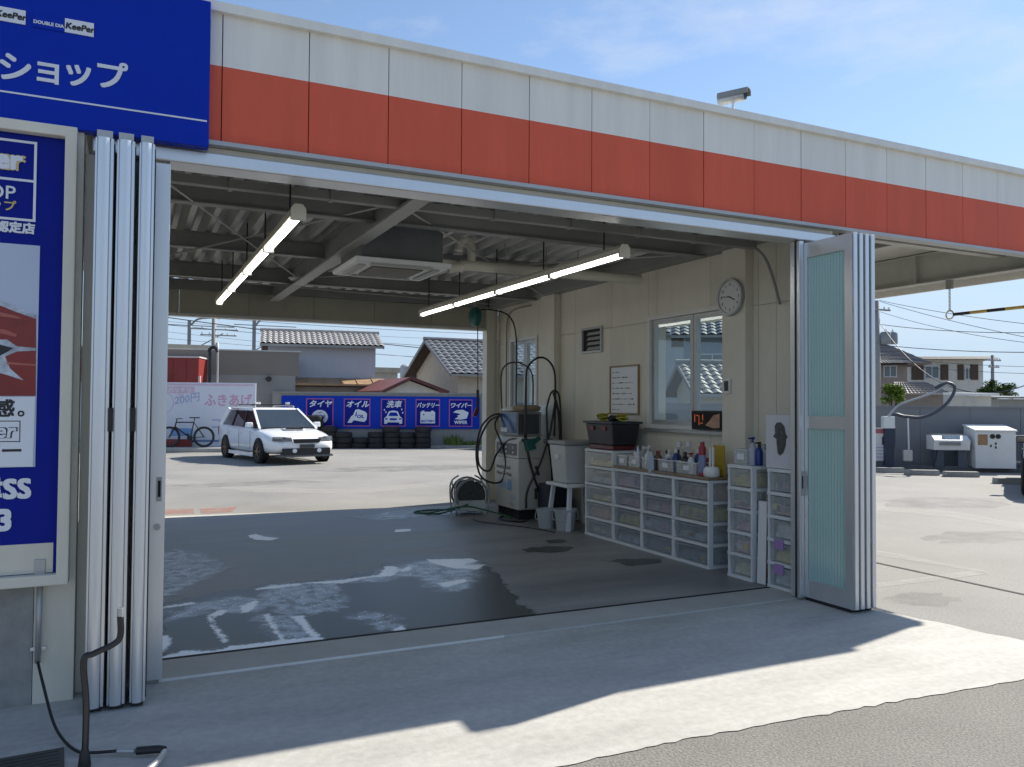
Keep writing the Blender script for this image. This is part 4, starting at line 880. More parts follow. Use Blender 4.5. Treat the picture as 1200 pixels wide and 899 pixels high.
for i,((a,b),nm) in enumerate(zip(cx,names)):
    xa = sp_(a,480)[0]; xb = sp_(b,480)[0]; w = xb-xa
    za, zb2 = zl+hgt*.07, zh-hgt*.08
    fr = MB().frame(xa,xb,za,zb2,.035,-.066,-.061).build('panel_frame',pink,sgn)
    MB().box(xa+.036,xb-.036,-.064,-.0605,za+.036,zb2-.036).build('panel_face',blue_n,fr)
    H = zb2-za; cxm = (xa+xb)/2
    sz = .27 if len(nm) < 4 else .2
    text('lettering',nm,sz,(cxm,-.0675,za+H*.70),lett,fr,bold=.012,shear=.25,ax='CENTER',sx=1 if len(nm)<5 else .82)
    U = lambda x,z: (cxm+x*w, za+z*H)
    if i == 0:
        poly('tyre_disc',[U(.30*math.cos(t*.2618),.33+.26*math.sin(t*.2618)) for t in range(24)],lett,fr); text('lettering','TYRE',.17,(cxm,-.0685,za+H*.28),blue_s,fr,bold=.008,ax='CENTER'); poly('swoosh',[U(-.1,.46),U(.02,.52),U(.12,.52),U(.02,.49)],blue_s,fr,-.0685)
    if i == 1:
        poly('oil_can',[U(-.36,.13),U(-.22,.36),U(-.14,.42),U(-.06,.60),U(.06,.62),U(.30,.54),U(.38,.46),U(.36,.24),U(.28,.16),U(-.12,.22),U(-.2,.13)],lett,fr); text('lettering','OIL',.16,(cxm+.13*w,-.0685,za+H*.30),blue_s,fr,bold=.012,ax='CENTER'); poly('slot',[U(-.08,.36),U(-.02,.54),U(.0,.52),U(-.02,.36)],blue_s,fr,-.0685)
    if i == 2:
        poly('car_shape',[U(-.36,.10),U(-.36,.30),U(-.26,.38),U(-.18,.55),U(0,.585),U(.18,.55),U(.26,.38),U(.36,.30),U(.36,.10),U(.24,.10),U(.24,.15),U(-.24,.15),U(-.24,.10)],lett,fr)
        poly('screen',[U(-.20,.38),U(-.13,.51),U(.13,.51),U(.20,.38)],blue_s,fr,-.0685); poly('grille',[U(-.14,.23),U(-.14,.30),U(.14,.30),U(.14,.23)],blue_s,fr,-.0685)
        for x in (-.28,.28): poly('headlamp',[U(x-.05,.25),U(x-.05,.30),U(x+.05,.30),U(x+.05,.25)],blue_s,fr,-.0685)
        for x,z in ((-.36,.60),(.34,.62),(.38,.50),(-.30,.52)): poly('spark',[U(x-.03,z),U(x,z+.04),U(x+.03,z),U(x,z-.04)],lett,fr)
    if i == 3:
        poly('battery',[U(-.30,.12),U(-.30,.54),U(-.24,.54),U(-.24,.58),U(-.14,.58),U(-.14,.54),U(.14,.54),U(.14,.58),U(.24,.58),U(.24,.54),U(.30,.54),U(.30,.12)],lett,fr); text('lettering','BATTERY',.115,(cxm,-.0685,za+H*.16),blue_s,fr,bold=.007,ax='CENTER')
        [text('lettering',ch,.15,(cxm+dx*w,-.0685,za+H*.38),blue_s,fr,bold=.006,ax='CENTER') for ch,dx in (('+',-.17),('-',.17))]
    if i == 4:
        poly('wiper',[U(-.32,.52),U(-.2,.60),U(.1,.62),U(.34,.52),U(.26,.30),U(.0,.26),U(-.26,.28),U(-.1,.36),U(-.16,.40),U(.0,.46),U(-.16,.50)],lett,fr); text('lettering','WIPER',.16,(cxm,-.0685,za+H*.10),lett,fr,bold=.012,ax='CENTER')
# tyres in stacks
def tyre_mesh():
    p = [(.17,-.07),(.19,-.09),(.26,-.095),(.29,-.08),(.297,-.04),(.297,.04),(.29,.08),(.26,.095),(.19,.09),(.17,.07)]
    mb = MB().lathe(p,n=22,closed=True); o = mb.build('tyre',tyre_m,None,smooth=2); me = o.data; bpy.data.objects.remove(o); return me
tm = tyre_mesh(); ordn = ['lowest','second','third','fourth','fifth','sixth']
for px,n,where in ((371,6,'stack just behind the white car'),(387,4,'stack below the TYRE and OIL panels gap'),(404,3,'stack nearest under the OIL panel edge'),(423,2,'short pair under the OIL panel'),(441,3,'stack left of the car wash panel'),(459,4,'stack right under the car wash panel'),(477,3,'short stack against the tallest by the weeds'),(495,4,'tall end stack beside the weeds')):
    s,_ = vplane(px,524,W0,WA); c = Vector((W0[0]+s*math.cos(WA)+.5*math.sin(WA), W0[1]+s*math.sin(WA)-.5*math.cos(WA), 0))
    where = where.replace('nearest ','').replace('left of','next to')
    for k in range(n):
        o = link('tyre',tm); sc_ = random.uniform(.97,1.06); o.location = (c.x+random.uniform(-.025,.025), c.y+random.uniform(-.03,.03), .078+k*.19); o.scale=(sc_,sc_,1); o.rotation_euler=(random.uniform(-.02,.02),random.uniform(-.02,.02),random.random()*3)
        tag(o,'black tyre, %s from the ground in the %s'%(ordn[k],where) if k else 'black tyre, lowest in the %s'%where,'tyre','tyres stacked along the boundary wall')
# weeds
weed_m = mat('weed_green',(.10,.15,.03),.6,var=.4,scale=9)
def weeds(c, ax, n, h, label):
    mb = MB()
    for i in range(n):
        b = Vector(c)+Vector(ax)*random.uniform(-.5,.5)+Vector((0,random.uniform(-.12,.12),0)); d = Vector((random.uniform(-.5,.5),random.uniform(-.4,.4),1)).normalized()*h*random.uniform(.4,1); s = Vector((random.uniform(.01,.03),random.uniform(-.01,.01),0))
        mb.add([b-s,b+s,b+d*.6+s*.8+Vector((0,0,0)),b+d],[(0,1,2),(0,2,3)])
    return tag(mb.build('weeds',weed_m,None),label,'weeds',kind='stuff')
for px,h,n,l in ((547,.30,420,'yellow green weeds at the end of the grey boundary wall'),(527,.55,160,'taller weed clump beside the end tyre stack')):
    s,_ = vplane(px,524,W0,WA); weeds((W0[0]+s*math.cos(WA), W0[1]+s*math.sin(WA)-.35,0),(1.1 if n>200 else .4,-.3,0),n,h,l)
kb = struct(MB().box(3.8,7.9,-.55,-.05,-.0,.10).build('kerb',conc_b,None,loc=(W0[0],W0[1],-.016),rz=WA))

# ---- grey building, red container, banner, bicycle
G0 = (-.5, 25.6); GA = R(-9)
gbd = thing('grey_building','low grey building with flared parapet behind the pink lettered banner','building',(G0[0],G0[1],-.016),GA)
sr,ztop = vplane(350,413,G0,GA); _,zmid = vplane(350,440,G0,GA)
MB().box(-4,sr-.1,0,6,0,zmid).build('wall',greyw3,gbd)
MB().prism([(0,zmid+.002),(-.22,ztop),(6.2,ztop),(6,zmid+.002)],-4,sr,'x').build('parapet',greyw2,gbd)
MB().box(-4.05,sr+.08,-.26,6.25,ztop+.002,ztop+.05).build('parapet_cap',steel_l,gbd)
s,z = vplane(315,444,G0,GA)
fl = MB().lathe([(.05,0),(.10,-.12),(.10,-.16),(.001,-.16)],(s,-.08,z),'y',14).build('flood_lamp',black,gbd,smooth=2)
MB().tube([(s-.12,0,z+.02),(s,-.10,z)],.02,8).build('lamp_bracket',black,gbd)
C0 = (-.5,24.75)
rcn = thing('red_container','red metal container standing behind the banner','container',(C0[0],C0[1],-.016),WA)
s,z = vplane(233,419,C0,WA)
redc = mat('container_red',(.22,.02,.017),.5,var=.12)
MB().box(-3,s,0,1.1,.1,z).build('body',redc,rcn)
for k in range(12): MB().box(s-.45-.42*k,s-.40-.42*k,-.02,0-.0005,.12,z-.08).build('rib',redc,rcn)
MB().box(-3,s+.03,-.03,1.12,z+.001,z+.05).build('top_rail',mat('pale_rail',(.6,.52,.5),.5),rcn)
MB().box(s+.002,s+.07,-.05,.04,0,z-.9+.3).build('corner_post',mat('post_pink',(.62,.42,.42),.5),rcn)
B0 = (-.5,24.2)
bn = thing('banner','white banner board with pink and lilac hiragana and blue stripes','banner',(B0[0],B0[1],0),WA)
s,zt_ = vplane(300,449,B0,WA); _,zb_ = vplane(260,524,B0,WA); sl,_ = vplane(186,480,B0,WA)
ban_m = mat('banner_white',(.66,.68,.74),.5,var=.03)
MB().box(-1.6,s,0,.05,zb_,zt_).build('board',ban_m,bn)
bp = lambda px,py: vplane(px,py,B0,WA)
def bq(name,px0,py0,px1,py1,m_,y=-.002): a=bp(px0,py0); b=bp(px1,py1); return MB().box(a[0],b[0],y-.002,y,min(a[1],b[1]),max(a[1],b[1])).build(name,m_,bn)
lb = mat('banner_blue',(.18,.36,.66),.5); db = mat('banner_darkblue',(.12,.20,.42),.5); lp = mat('banner_pink',(.62,.46,.56),.5)
zc_ = zt_-.02
MB().box(-1.6,s-.08,-.003,-.0005,zt_-.10,zt_-.04).build('stripe',lp,bn)
a=bp(190,453); b=bp(228,460); MB().box(-1.6,b[0],-.004,-.0005,bp(215,461)[1],bp(215,453)[1]).build('stripe',lp,bn)
text('lettering','切れるバッチリ',.19,(b[0]-.08,-.005,bp(215,459.5)[1]),lett,bn,ax='RIGHT',bold=.004)
text('lettering','ふきあげ',.44,(bp(239,475)[0],-.004,bp(239,475)[1]),lett_p,bn,bold=.016,sx=.86)
text('lettering','200円',.33,(bp(204,474)[0],-.004,bp(204,474)[1]),lett_b,bn,bold=.004,shear=.2).rotation_euler=(R(90),R(-10),0)
text('lettering','1回',.15,(bp(207,466)[0],-.004,bp(207,466)[1]),lett_p,bn)
text('lettering','コーナー',.42,(bp(246,502)[0],-.004,bp(246,502)[1]),lett_b,bn,bold=.012,sx=.9)
bq('stripe',200,502,226,511,lb); MB().box(-1.6,s,-.004,-.0005,bp(240,518)[1],bp(240,515.5)[1]).build('stripe',db,bn)
MB().lathe([(.34,-.001),(.37,-.003),(.34,-.004)],(bp(190,472)[0],0,bp(190,472)[1]),'y',28,closed=True).build('ring',lp,bn)
for x in (-1.2,s-.25): MB().box(x,x+.06,.055,.11,0,zt_).build('support_post',steel_l,bn)
kt = struct(MB().box(-4,5.4,-1.0,.6,0,.13).build('kerb',mat('kerb_concrete',(.42,.40,.36),.8,var=.15),None,loc=(B0[0],B0[1],-.016),rz=WA,bevel=.02))
rbx = tag(MB().box(bp(190,520)[0],bp(226,520)[0],-.28,-.08,.0,.24).build('planter',mat('planter_red',(.22,.02,.02),.6),None,bevel=.01,loc=(B0[0],B0[1],.115),rz=WA),'low dark red box under the banner behind the bicycle','box')
# air line arch
a0 = (G0[0],G0[1]-.9)
arch = thing('hose_arch','tall hooped pipe with black hose above the banner','pipe',(a0[0],a0[1],-.016),WA)
q=lambda px,py: vplane(px,py,a0,WA)
e=q(254.5,447); MB().tube([(e[0],0,0),(e[0],0,q(255,410)[1]),(q(253,407)[0],0,q(253,407)[1]),(q(250,406)[0],0,q(250,406)[1])],.035,8,4).build('pipe',alu_d,arch,smooth=1)
e=q(246,447); MB().tube([(e[0],-.1,.4),(e[0],-.05,q(245,420)[1]),(q(245,411)[0],0,q(245,411)[1]),(q(248,407)[0],0,q(248,407)[1]),(q(252,407)[0],0,q(252,407)[1]),(q(255,412)[0],0,q(255,412)[1])],.055,8,5).build('hose',rb,arch,smooth=1)
# bicycle (local x along its length)
def wheel_parts(parent,x,r,name='wheel'):
    w = MB().lathe([(r-.055,-.016),(r-.02,-.026),(r,0),(r-.02,.026),(r-.055,.016)],(x,0,r),'y',28,closed=True).build(name,black,parent,smooth=2)
    MB().lathe([(r-.075,-.012),(r-.057,-.014),(r-.057,.014),(r-.075,.012)],(x,0,r),'y',28,closed=True).build('rim',mat('rim_black',(.03,.03,.03),.4),w,smooth=2)
    MB().lathe([(.001,-.05),(.03,-.05),(.03,.05),(.001,.05)],(x,0,r),'y',12).build('hub',steel,w)
    for k in range(14):
        a = 2*math.pi*k/14; MB().tube([(x+.03*math.cos(a),.02*(-1)**k,r+.03*math.sin(a)),(x+(r-.07)*math.cos(a+.25),0,r+(r-.07)*math.sin(a+.25))],.0022,4).build('spoke',alu_d,w)
    return w
bl_ = vplane(239,513,(B0[0],B0[1]-.55),WA)
bx = B0[0]+(bl_[0]-1.06)*math.cos(WA); by = B0[1]-.55+(bl_[0]-1.06)*math.sin(WA)
bk = thing('bicycle','dark mountain bike leaning before the banner','bicycle',(bx,by,.114),WA)
wheel_parts(bk,1.06,.335); fwh = wheel_parts(bk,0,.335)
bf = mat('bike_frame',(.035,.018,.016),.35)
bb_=(.64,0,.30); st=(.74,0,.80); hd1=(.20,0,.80); hd0=(.16,0,.66)
MB().tube([hd0,hd1],.022,8).build('head_tube',bf,bk); MB().tube([hd1,st],.02,8).build('top_tube',bf,bk); MB().tube([hd0,bb_],.024,8).build('down_tube',bf,bk); MB().tube([bb_,st],.018,8).build('seat_tube',bf,bk)
for yy in (-.05,.05):
    MB().tube([bb_,(1.06,yy,.335)],.012,6).build('chain_stay',bf,bk); MB().tube([st,(1.06,yy,.335)],.010,6).build('seat_stay',bf,bk); MB().tube([(.16,yy,.66),(.0,yy,.335)],.016,6).build('fork_blade',bf,bk)
MB().tube([st,(.77,0,.93)],.014,8).build('seat_post',black,bk); MB().frustum((.62,.90,-.06,.06,.93),(.60,.92,-.07,.07,.965)).build('saddle',black,bk,bevel=.015)
MB().tube([hd1,(.22,0,.90)],.016,8).build('stem',black,bk); MB().tube([(.30,-.30,.92),(.22,-.10,.91),(.22,.10,.91),(.30,.30,.92)],.013,8,4).build('handlebar',black,bk,smooth=1)
MB().lathe([(.001,-.01),(.09,-.01),(.09,.01),(.001,.01)],(.64,-.06,.30),'y',18).build('chainring',black,bk)
for sgn_ in (-1,1): MB().beam((.64,-.09*sgn_,.30),(.64+.12*sgn_,-.09*sgn_,.30-.12*sgn_),.02,.025).build('crank_arm',black,bk); MB().box(.64+.12*sgn_-.045,.64+.12*sgn_+.045,-.09*sgn_-.06,-.09*sgn_+.03,.30-.12*sgn_-.012,.30-.12*sgn_+.012).build('pedal',black,bk)

# ================================================================== CARS
def car(name,label,paint,loc,rz,rails=True):
    t = thing(name,label,'car',loc,rz)
    # lower body loft along x (front +x); ring: half-width and heights at each station
    S = [(-2.30,.42,.86,.62,.70),(-2.26,.30,.93,.76,.79),(-2.05,.24,.96,.83,.83),(-1.3,.20,.95,.845,.82),(0,.20,.93,.845,.80),(.75,.20,.915,.84,.775),(1.35,.22,.86,.84,.74),(1.85,.24,.77,.81,.68),(2.12,.26,.70,.73,.58),(2.26,.32,.62,.60,.46),(2.31,.38,.56,.50,.38)]
    vs = []; fs = []; n = 12
    for (x,zb,ztp,wm_,wt_) in S:
        zm = zb+(ztp-zb)*.55
        half = [(wm_*.92,zb),(wm_,zb+.10),(wm_,zm),(wm_*.985,ztp-.09),(wt_*.98,ztp-.02),(wt_*.55,ztp+.012)]
        ring = half + [(-y,z) for y,z in half[::-1]]
        vs += [(x,y,z) for y,z in ring]
    for i in range(len(S)-1):
        for k in range(n): fs.append((i*n+k,i*n+(k+1)%n,(i+1)*n+(k+1)%n,(i+1)*n+k))
    fs += [tuple(range(n)),tuple(range((len(S)-1)*n,len(S)*n))]
    body = MB().add(vs,fs).build('body',paint,t,smooth=1)
    sb = body.modifiers.new('s','SUBSURF'); sb.levels = sb.render_levels = 1
    # greenhouse of glass, roof and pillars
    zb,zr = .90,1.40
    base = [(.98,.70),(-2.05,.74)]; top = [(.22,.56),(-1.72,.60)]
    B_ = [(1.04,-.71,zb),(1.04,.71,zb),(-2.08,.74,zb),(-2.08,-.74,zb)]; T_ = [(.12,-.555,zr),(.12,.555,zr),(-1.80,.58,zr),(-1.80,-.58,zr)]
    gl = MB().add(B_+T_,[(0,1,5,4),(1,2,6,5),(2,3,7,6),(3,0,4,7),(4,5,6,7)]).build('glasshouse',carglass,t)
    MB().box(-1.5,.3,-.55,.55,.55,.88).build('interior',mat('car_interior',(.03,.03,.032),.8),t)
    for y in (-.33,.33): MB().box(-.35,-.2,y-.22,y+.22,.86,1.22).build('seat_back',mat('car_seat',(.05,.05,.055),.8),t,bevel=.05)
    rf = MB().frustum((-1.88,.20,-.62,.62,zr-.045),(-1.76,.06,-.52,.52,zr+.035)).build('roof',paint,t,smooth=0,bevel=.03)
    def P(f,g): return Vector(B_[f])*(1-g)+Vector(T_[f])*g
    for sgn_ in (-1,1):
        a,b = (0,4) if sgn_<0 else (1,5)
        out_ = Vector((0,.008*sgn_,0))
        MB().beam(Vector(B_[0 if sgn_<0 else 1])+out_+Vector((.02,0,-.02)),Vector(T_[0 if sgn_<0 else 1])+out_,.055,.05).build('pillar',paint,t)
        MB().beam(Vector(B_[3 if sgn_<0 else 2])+out_,Vector(T_[3 if sgn_<0 else 2])+out_,.07,.12).build('pillar',paint,t)
        MB().beam((-.18,sgn_*.728,zb-.02),(-.32,sgn_*.572,zr-.02),.035,.06).build('pillar',black,t)
        MB().beam((-1.15,sgn_*.738,zb-.02),(-1.12,sgn_*.582,zr-.02),.035,.05).build('pillar',black,t)
        # wheels with dark arches
        for x in (-1.32,1.33):
            MB().lathe([(.001,0),(.355,0),(.355,.02),(.001,.02)],(x,sgn_*.846-(.02 if sgn_>0 else 0),.31),'y',26).build('wheel_arch',dark,t)
            w = MB().lathe([(.20,-.10),(.215,-.11),(.29,-.105),(.312,-.08),(.312,.08),(.29,.105),(.215,.11),(.20,.10)],(x,sgn_*.77,.312),'y',26,closed=True).build('wheel',tyre_m,t,smooth=2)
            rm = mat('rim_bronze',(.24,.17,.10),.35,metal=.6)
            MB().lathe([(.18,-.09),(.206,-.09),(.206,.09),(.18,.09)],(x,sgn_*.77,.312),'y',26,closed=True).build('rim',rm,w,smooth=2)
            MB().lathe([(.001,0),(.05,0),(.05,.02),(.001,.02)],(x,sgn_*.855-(.02 if sgn_<0 else 0),.312),'y',14).build('hub_cap',rm,w)
            MB().lathe([(.001,0),(.17,0),(.17,.01),(.001,.01)],(x,sgn_*.80,.312),'y',18).build('brake_disc',steel,w)
            for k in range(6):
                an = k*math.pi/3; MB().beam((x,sgn_*.86,.312),(x+.19*math.cos(an),sgn_*.855,.312+.19*math.sin(an)),.022,.04).build('spoke',rm,w)
        # mirror, door lines, handle
        MB().frustum((.62,.78,sgn_*.86-.09,sgn_*.86+.09,.915),(.66,.76,sgn_*.87-.08,sgn_*.87+.08,1.05)).build('mirror',paint,t,bevel=.02)
        MB().box(.66,.74,min(sgn_*.70,sgn_*.80),max(sgn_*.70,sgn_*.80),.90,.93).build('mirror_arm',black,t)
        for x in (.72,-.18,-1.12): MB().box(x-.004,x+.004,sgn_*.8455-.002,sgn_*.8455+.002,.34,.84).build('door_gap',dark,t)
        for x in (-.05,-1.02): MB().box(x-.09,x+.09,sgn_*.852-.010,sgn_*.852+.010,.735,.765).build('door_handle',paint,t,bevel=.006)
        MB().box(-1.0,.95,sgn_*.845-.012,sgn_*.845+.012,.15,.25).build('side_skirt',paint,t,bevel=.02)
        # head lamps
        hl = mat_glass('lamp_glass',(.5,.52,.53),.55,.06,dif=(.10,.105,.11))
        L_ = [(2.285,sgn_*.34,.60),(2.235,sgn_*.60,.60),(2.06,sgn_*.745,.60),(2.04,sgn_*.73,.705),(2.16,sgn_*.60,.715),(2.25,sgn_*.36,.695)]
        mbx = MB(); mbx.add(L_+[(x-.10,y*.97,z) for x,y,z in L_],[(0,1,4,5),(1,2,3,4),(0,1,7,6),(5,4,10,11),(1,2,8,7),(4,3,9,10),(2,3,9,8),(0,5,11,6)]).build('headlight',hl,t)
        MB().lathe([(.001,0),(.05,.005),(.05,.05),(.001,.05)],(2.12,sgn_*.50,.652),'x',14).build('bulb',alu,t)
        MB().frustum((-2.315,-2.28,sgn_*.66-.10,sgn_*.66+.10,.62),(-2.315,-2.28,sgn_*.66-.10,sgn_*.66+.10,.86)).build('tail_lamp',cols_['red'],t)
        MB().lathe([(.001,0),(.055,0),(.055,.03),(.001,.03)],(2.30,sgn_*.30,.36),'x',14).build('fog_lamp',lett,t)
    MB().prism([(-.30,.555),(-.34,.655),(.34,.655),(.30,.555)],2.27,2.33,'x').build('grille',black,t)
    MB().box(2.24,2.325,-.58,.58,.25,.42).build('lower_intake',black,t,bevel=.01)
    MB().frustum((2.0,2.32,-.66,.66,.20),(2.05,2.31,-.65,.65,.26)).build('front_splitter',mat('splitter_grey',(.10,.105,.11),.4),t,bevel=.01)
    MB().box(2.325,2.345,-.18,.18,.43,.52).build('number_plate',mat('plate_dark',(.05,.055,.055),.5),t)
    MB().box(1.00,1.05,-.62,.62,.905,.918).build('wiper',black,t)
    sc_ = MB().frustum((1.12,1.50,-.28,.28,.86),(1.24,1.43,-.23,.23,.905)).build('bonnet_scoop',paint,t,bevel=.02)
    MB().box(1.455,1.485,-.22,.22,.885,.91).build('scoop_mouth',dark,sc_)
    if rails:
        for y in (-.50,.50): MB().tube([(-1.5,y,zr+.04),(-1.4,y,zr+.09),(-.1,y,zr+.09),(.0,y,zr+.04)],.014,8,3).build('roof_rail',alu_d,t,smooth=1)
        for x in (-.15,-1.2): MB().box(x-.02,x+.02,-.54,.54,zr+.10,zr+.13).build('roof_bar',black,t)
        for y in (-.46,-.36,.40): MB().box(-.24,-.06,y-.03,y+.03,zr+.13,zr+.19).build('bar_clamp',white_p,t,bevel=.01)
    return t
ax_ = Vector((.19,-.98)).normalized(); fa = Vector((3.95,17.0)); cc_ = fa - ax_*1.33
car('estate_car','white estate car with bonnet scoop and roof bars',white_car,(cc_.x,cc_.y,-.016),math.atan2(ax_.y,ax_.x)).scale = (1.03,1.09,1.0)

# ================================================================== HOUSES
tile_g = mat('grey_roof_tile',(.16,.165,.175),.42,var=.3,scale=5)
tile_d = mat('weathered_roof_tile',(.20,.18,.17),.6,var=.35,scale=6)
tile_r = mat('red_roof_sheet',(.22,.07,.06),.55,var=.15)
wood = mat('dark_wood',(.07,.045,.03),.7,var=.3)
sid = mat('pale_siding',(.42,.44,.50),.6,var=.06,stretch=(8,1,.2),scale=4)
plas = mat('cream_plaster',(.46,.41,.33),.8,var=.1)
plasw = mat('off_white_plaster',(.55,.53,.48),.8,var=.12)
brn = mat('taupe_wall',(.24,.20,.17),.8,var=.12)
def tiles(e0,e1,r1,r0,ncol,nrow,amp=.06):
    e0,e1,r1,r0 = map(Vector,(e0,e1,r1,r0)); nrm = (e1-e0).cross(r0-e0).normalized()
    if nrm.z < 0: nrm = -nrm
    vs=[];fs=[];m_=ncol*4+1
    for j in range(nrow):
        for jj,t in ((0,j/nrow),(1,(j+1)/nrow)):
            for i in range(m_):
                u = i/(m_-1); p = (e0*(1-u)+e1*u)*(1-t)+(r0*(1-u)+r1*u)*t
                w = [0,.6,1,.6][i%4]*amp
                vs.append(p+nrm*(w+(.035 if jj==0 else 0)))
    for j in range(nrow):
        for i in range(m_-1): a=(2*j)*m_+i; fs.append((a,a+1,a+m_+1,a+m_))
        if j<nrow-1:
            for i in range(m_-1): a=(2*j+1)*m_+i; fs.append((a,a+1,a+m_+1,a+m_))
    return MB().add(vs,fs)
def house(name,label,loc,rz,w,d,ze,zr,wall_m,roof_m,eave=.45,verge=.35,ncol=None,nrow=9,win=(),ridge=True,base=0):
    """local x = ridge, y=0 front wall; gable ends at x=0 and x=w"""
    t = thing(name,label,'house',loc,rz)
    g = (zr-ze)/(d/2)
    pr = [(0,base),(d,base),(d,ze),(d/2,zr-.02),(0,ze)]
    MB().prism(pr,0,w,'x').build('wall',wall_m,t)
    ncol = ncol or int(w/.3)
    for s in (0,1):
        y = -eave if s==0 else d+eave; z = ze-eave*g
        rf = tiles((-verge,y,z+.06),(w+verge,y,z+.06),(w+verge,d/2,zr+.06),(-verge,d/2,zr+.06),ncol,nrow).build('roof_slope',roof_m,t)
        MB().add([(-verge,y,z),(w+verge,y,z),(w+verge,d/2,zr),(-verge,d/2,zr)],[(0,1,2,3)]).build('roof_underside',wood,rf)
        MB().beam((-verge,y,z+.02),(w+verge,y,z+.02),.05,.10).build('gutter',steel,rf)
        for x in (-verge,w+verge): MB().beam((x,y,z+.02),(x,d/2,zr+.02),.05,.14).build('verge_board',roof_m,rf)
    if ridge: MB().tube([(-verge-.05,d/2,zr+.12),(w+verge+.05,d/2,zr+.12)],.10,8).build('ridge',roof_m,t)
    for (x0,x1,z0,z1) in win:
        f = MB().frame(x0,x1,z0,z1,.06,-.05,-.002).build('window',alu_d,t); MB().box(x0+.06,x1-.06,-.02,-.004,z0+.06,z1-.06).build('pane',mat('house_pane',(.10,.13,.15),.08,var=.4),f)
        MB().box((x0+x1)/2-.025,(x0+x1)/2+.025,-.045,-.021,z0+.06,z1-.06).build('mullion',alu_d,f)
    return t
# house with gable to the left behind the wiper panel
house('tiled_house','cream house with grey tiled roof and open gable behind the boundary wall',(11.92+.55,26.55,-.016),0,7.5,5.4,3.02,4.36,plas,tile_g,.55,.55,26,11)
# siding house with tiled gable roof
a = at(313,404,Y=30); b = at(434,408,Y=29.4); ang = math.atan2(-.9,3.9)
wA = 4.9; zrA = at(311,389,Y=31.9).z; gA = (zrA-a.z)/(1.7+.45); tile_l = mat('sunlit_tile',(.36,.345,.33),.6,var=.25,scale=6)  # lighter tile: the brightness of grazing sun is put into the colour
hA = house('siding_house','pale siding house with weathered tile roof behind the grey building',(a.x+.1,a.y+.45,-.016),R(-9),wA-.35,3.4,a.z+.45*gA,zrA,sid,tile_l,.45,.30,22,6)
# its lean-to roof
lt = thing('lean_to','brown lean-to roof along the foot of the pale siding house','roof',(a.x+.1,a.y+.45,-.016),R(-9))
zl1 = at(380,442,Y=29.4).z; zl0 = at(380,449,Y=28.4).z
ltm = mat('lean_to_brown',(.34,.22,.12),.55,var=.2)
MB().prism([(-.02,zl1),(-.02,zl1-.08),(-1.25,zl0-.08),(-1.25,zl0)],-.5,wA+.35,'x').build('roof',ltm,lt)
MB().box(-.3,wA+.1,-1.0,-.05,0,zl0-.12).build('wall',brn,lt)
for k in range(9): MB().beam((-.4+.68*k,-.02,zl1+.015),(-.4+.68*k,-1.25,zl0+.015),.03,.03).build('batten',ltm,lt)
# red roofed shed
sA = at(420,459,Y=25.2); sC = at(484,443,Y=25.6)
xl = at(416,459,Y=25).x; xr = at(527,459,Y=24.4).x; zp = at(480,444,Y=24.6).z; ze = at(527,460,Y=24.4).z
rs = thing('red_roof_shed','low shed with dark red gable roof just behind the boundary wall','shed',(0,0,0))
ya = 24.6; xa_ = at(450,459,Y=24.6).x; xp = at(482,444,Y=24.6).x; xb_ = at(526,459.5,Y=24.6).x
MB().prism([(xa_+.1,0),(xb_-.3,0),(xb_-.3,ze+.02),(xp,zp-.06),(xa_+.1,ze+.02)],ya+.25,ya+4,'y').build('wall',plasw,rs)
for x0,x1 in ((xa_-.05,xp),(xb_,xp)):
    mb=MB(); d_=.07
    mb.add([(x0,ya,ze-.02),(x1,ya,zp),(x1,ya,zp+d_),(x0,ya,ze-.02+d_),(x0,ya+4.4,ze-.02),(x1,ya+4.4,zp),(x1,ya+4.4,zp+d_),(x0,ya+4.4,ze-.02+d_)],[(0,1,2,3),(4,7,6,5),(0,4,5,1),(3,2,6,7),(0,3,7,4),(1,5,6,2)]).build('roof_slope',tile_r,rs)
    MB().beam((x0,ya-.02,ze+.0),(x1,ya-.02,zp+.03),.04,.12).build('verge_board',mat('dark_red_board',(.10,.03,.03),.6),rs)
# distant low flat roofs between the houses
for (x0,x1,yt,yb,Y,nm,l,m_) in ((426,466,430,470,36,'far_building','far low building with pale flat roof between the two tiled houses',plasw),(194,245,403,440,40,'far_building','far pale flat roof above the grey building',plasw)):
    p0=at(x0,yt,Y=Y); p1=at(x1,yt,Y=Y); t=thing(nm,l,'building',(p0.x,Y,-.016))
    MB().box(0,p1.x-p0.x,0,4,0,p0.z-.25).build('wall',m_,t); MB().box(-.3,p1.x-p0.x+.3,-.3,4.3,p0.z-.248,p0.z).build('roof',mat('tan_roof',(.50,.44,.33),.6),t)
tkp = at(475,432,Y=34); tk = thing('roof_tank','grey water tank on a frame beyond the lean-to','tank',(tkp.x,34,0))
MB().lathe([(.24,tkp.z-.5),(.26,tkp.z-.4),(.26,tkp.z+.1),(.16,tkp.z+.2),(.001,tkp.z+.22)],n=18).build('drum',mat('tank_grey',(.4,.43,.46),.45),tk,smooth=2)
for x in (-.18,.18): MB().box(x-.04,x+.04,-.04,.04,-.016,tkp.z-.5).build('leg',steel,tk)

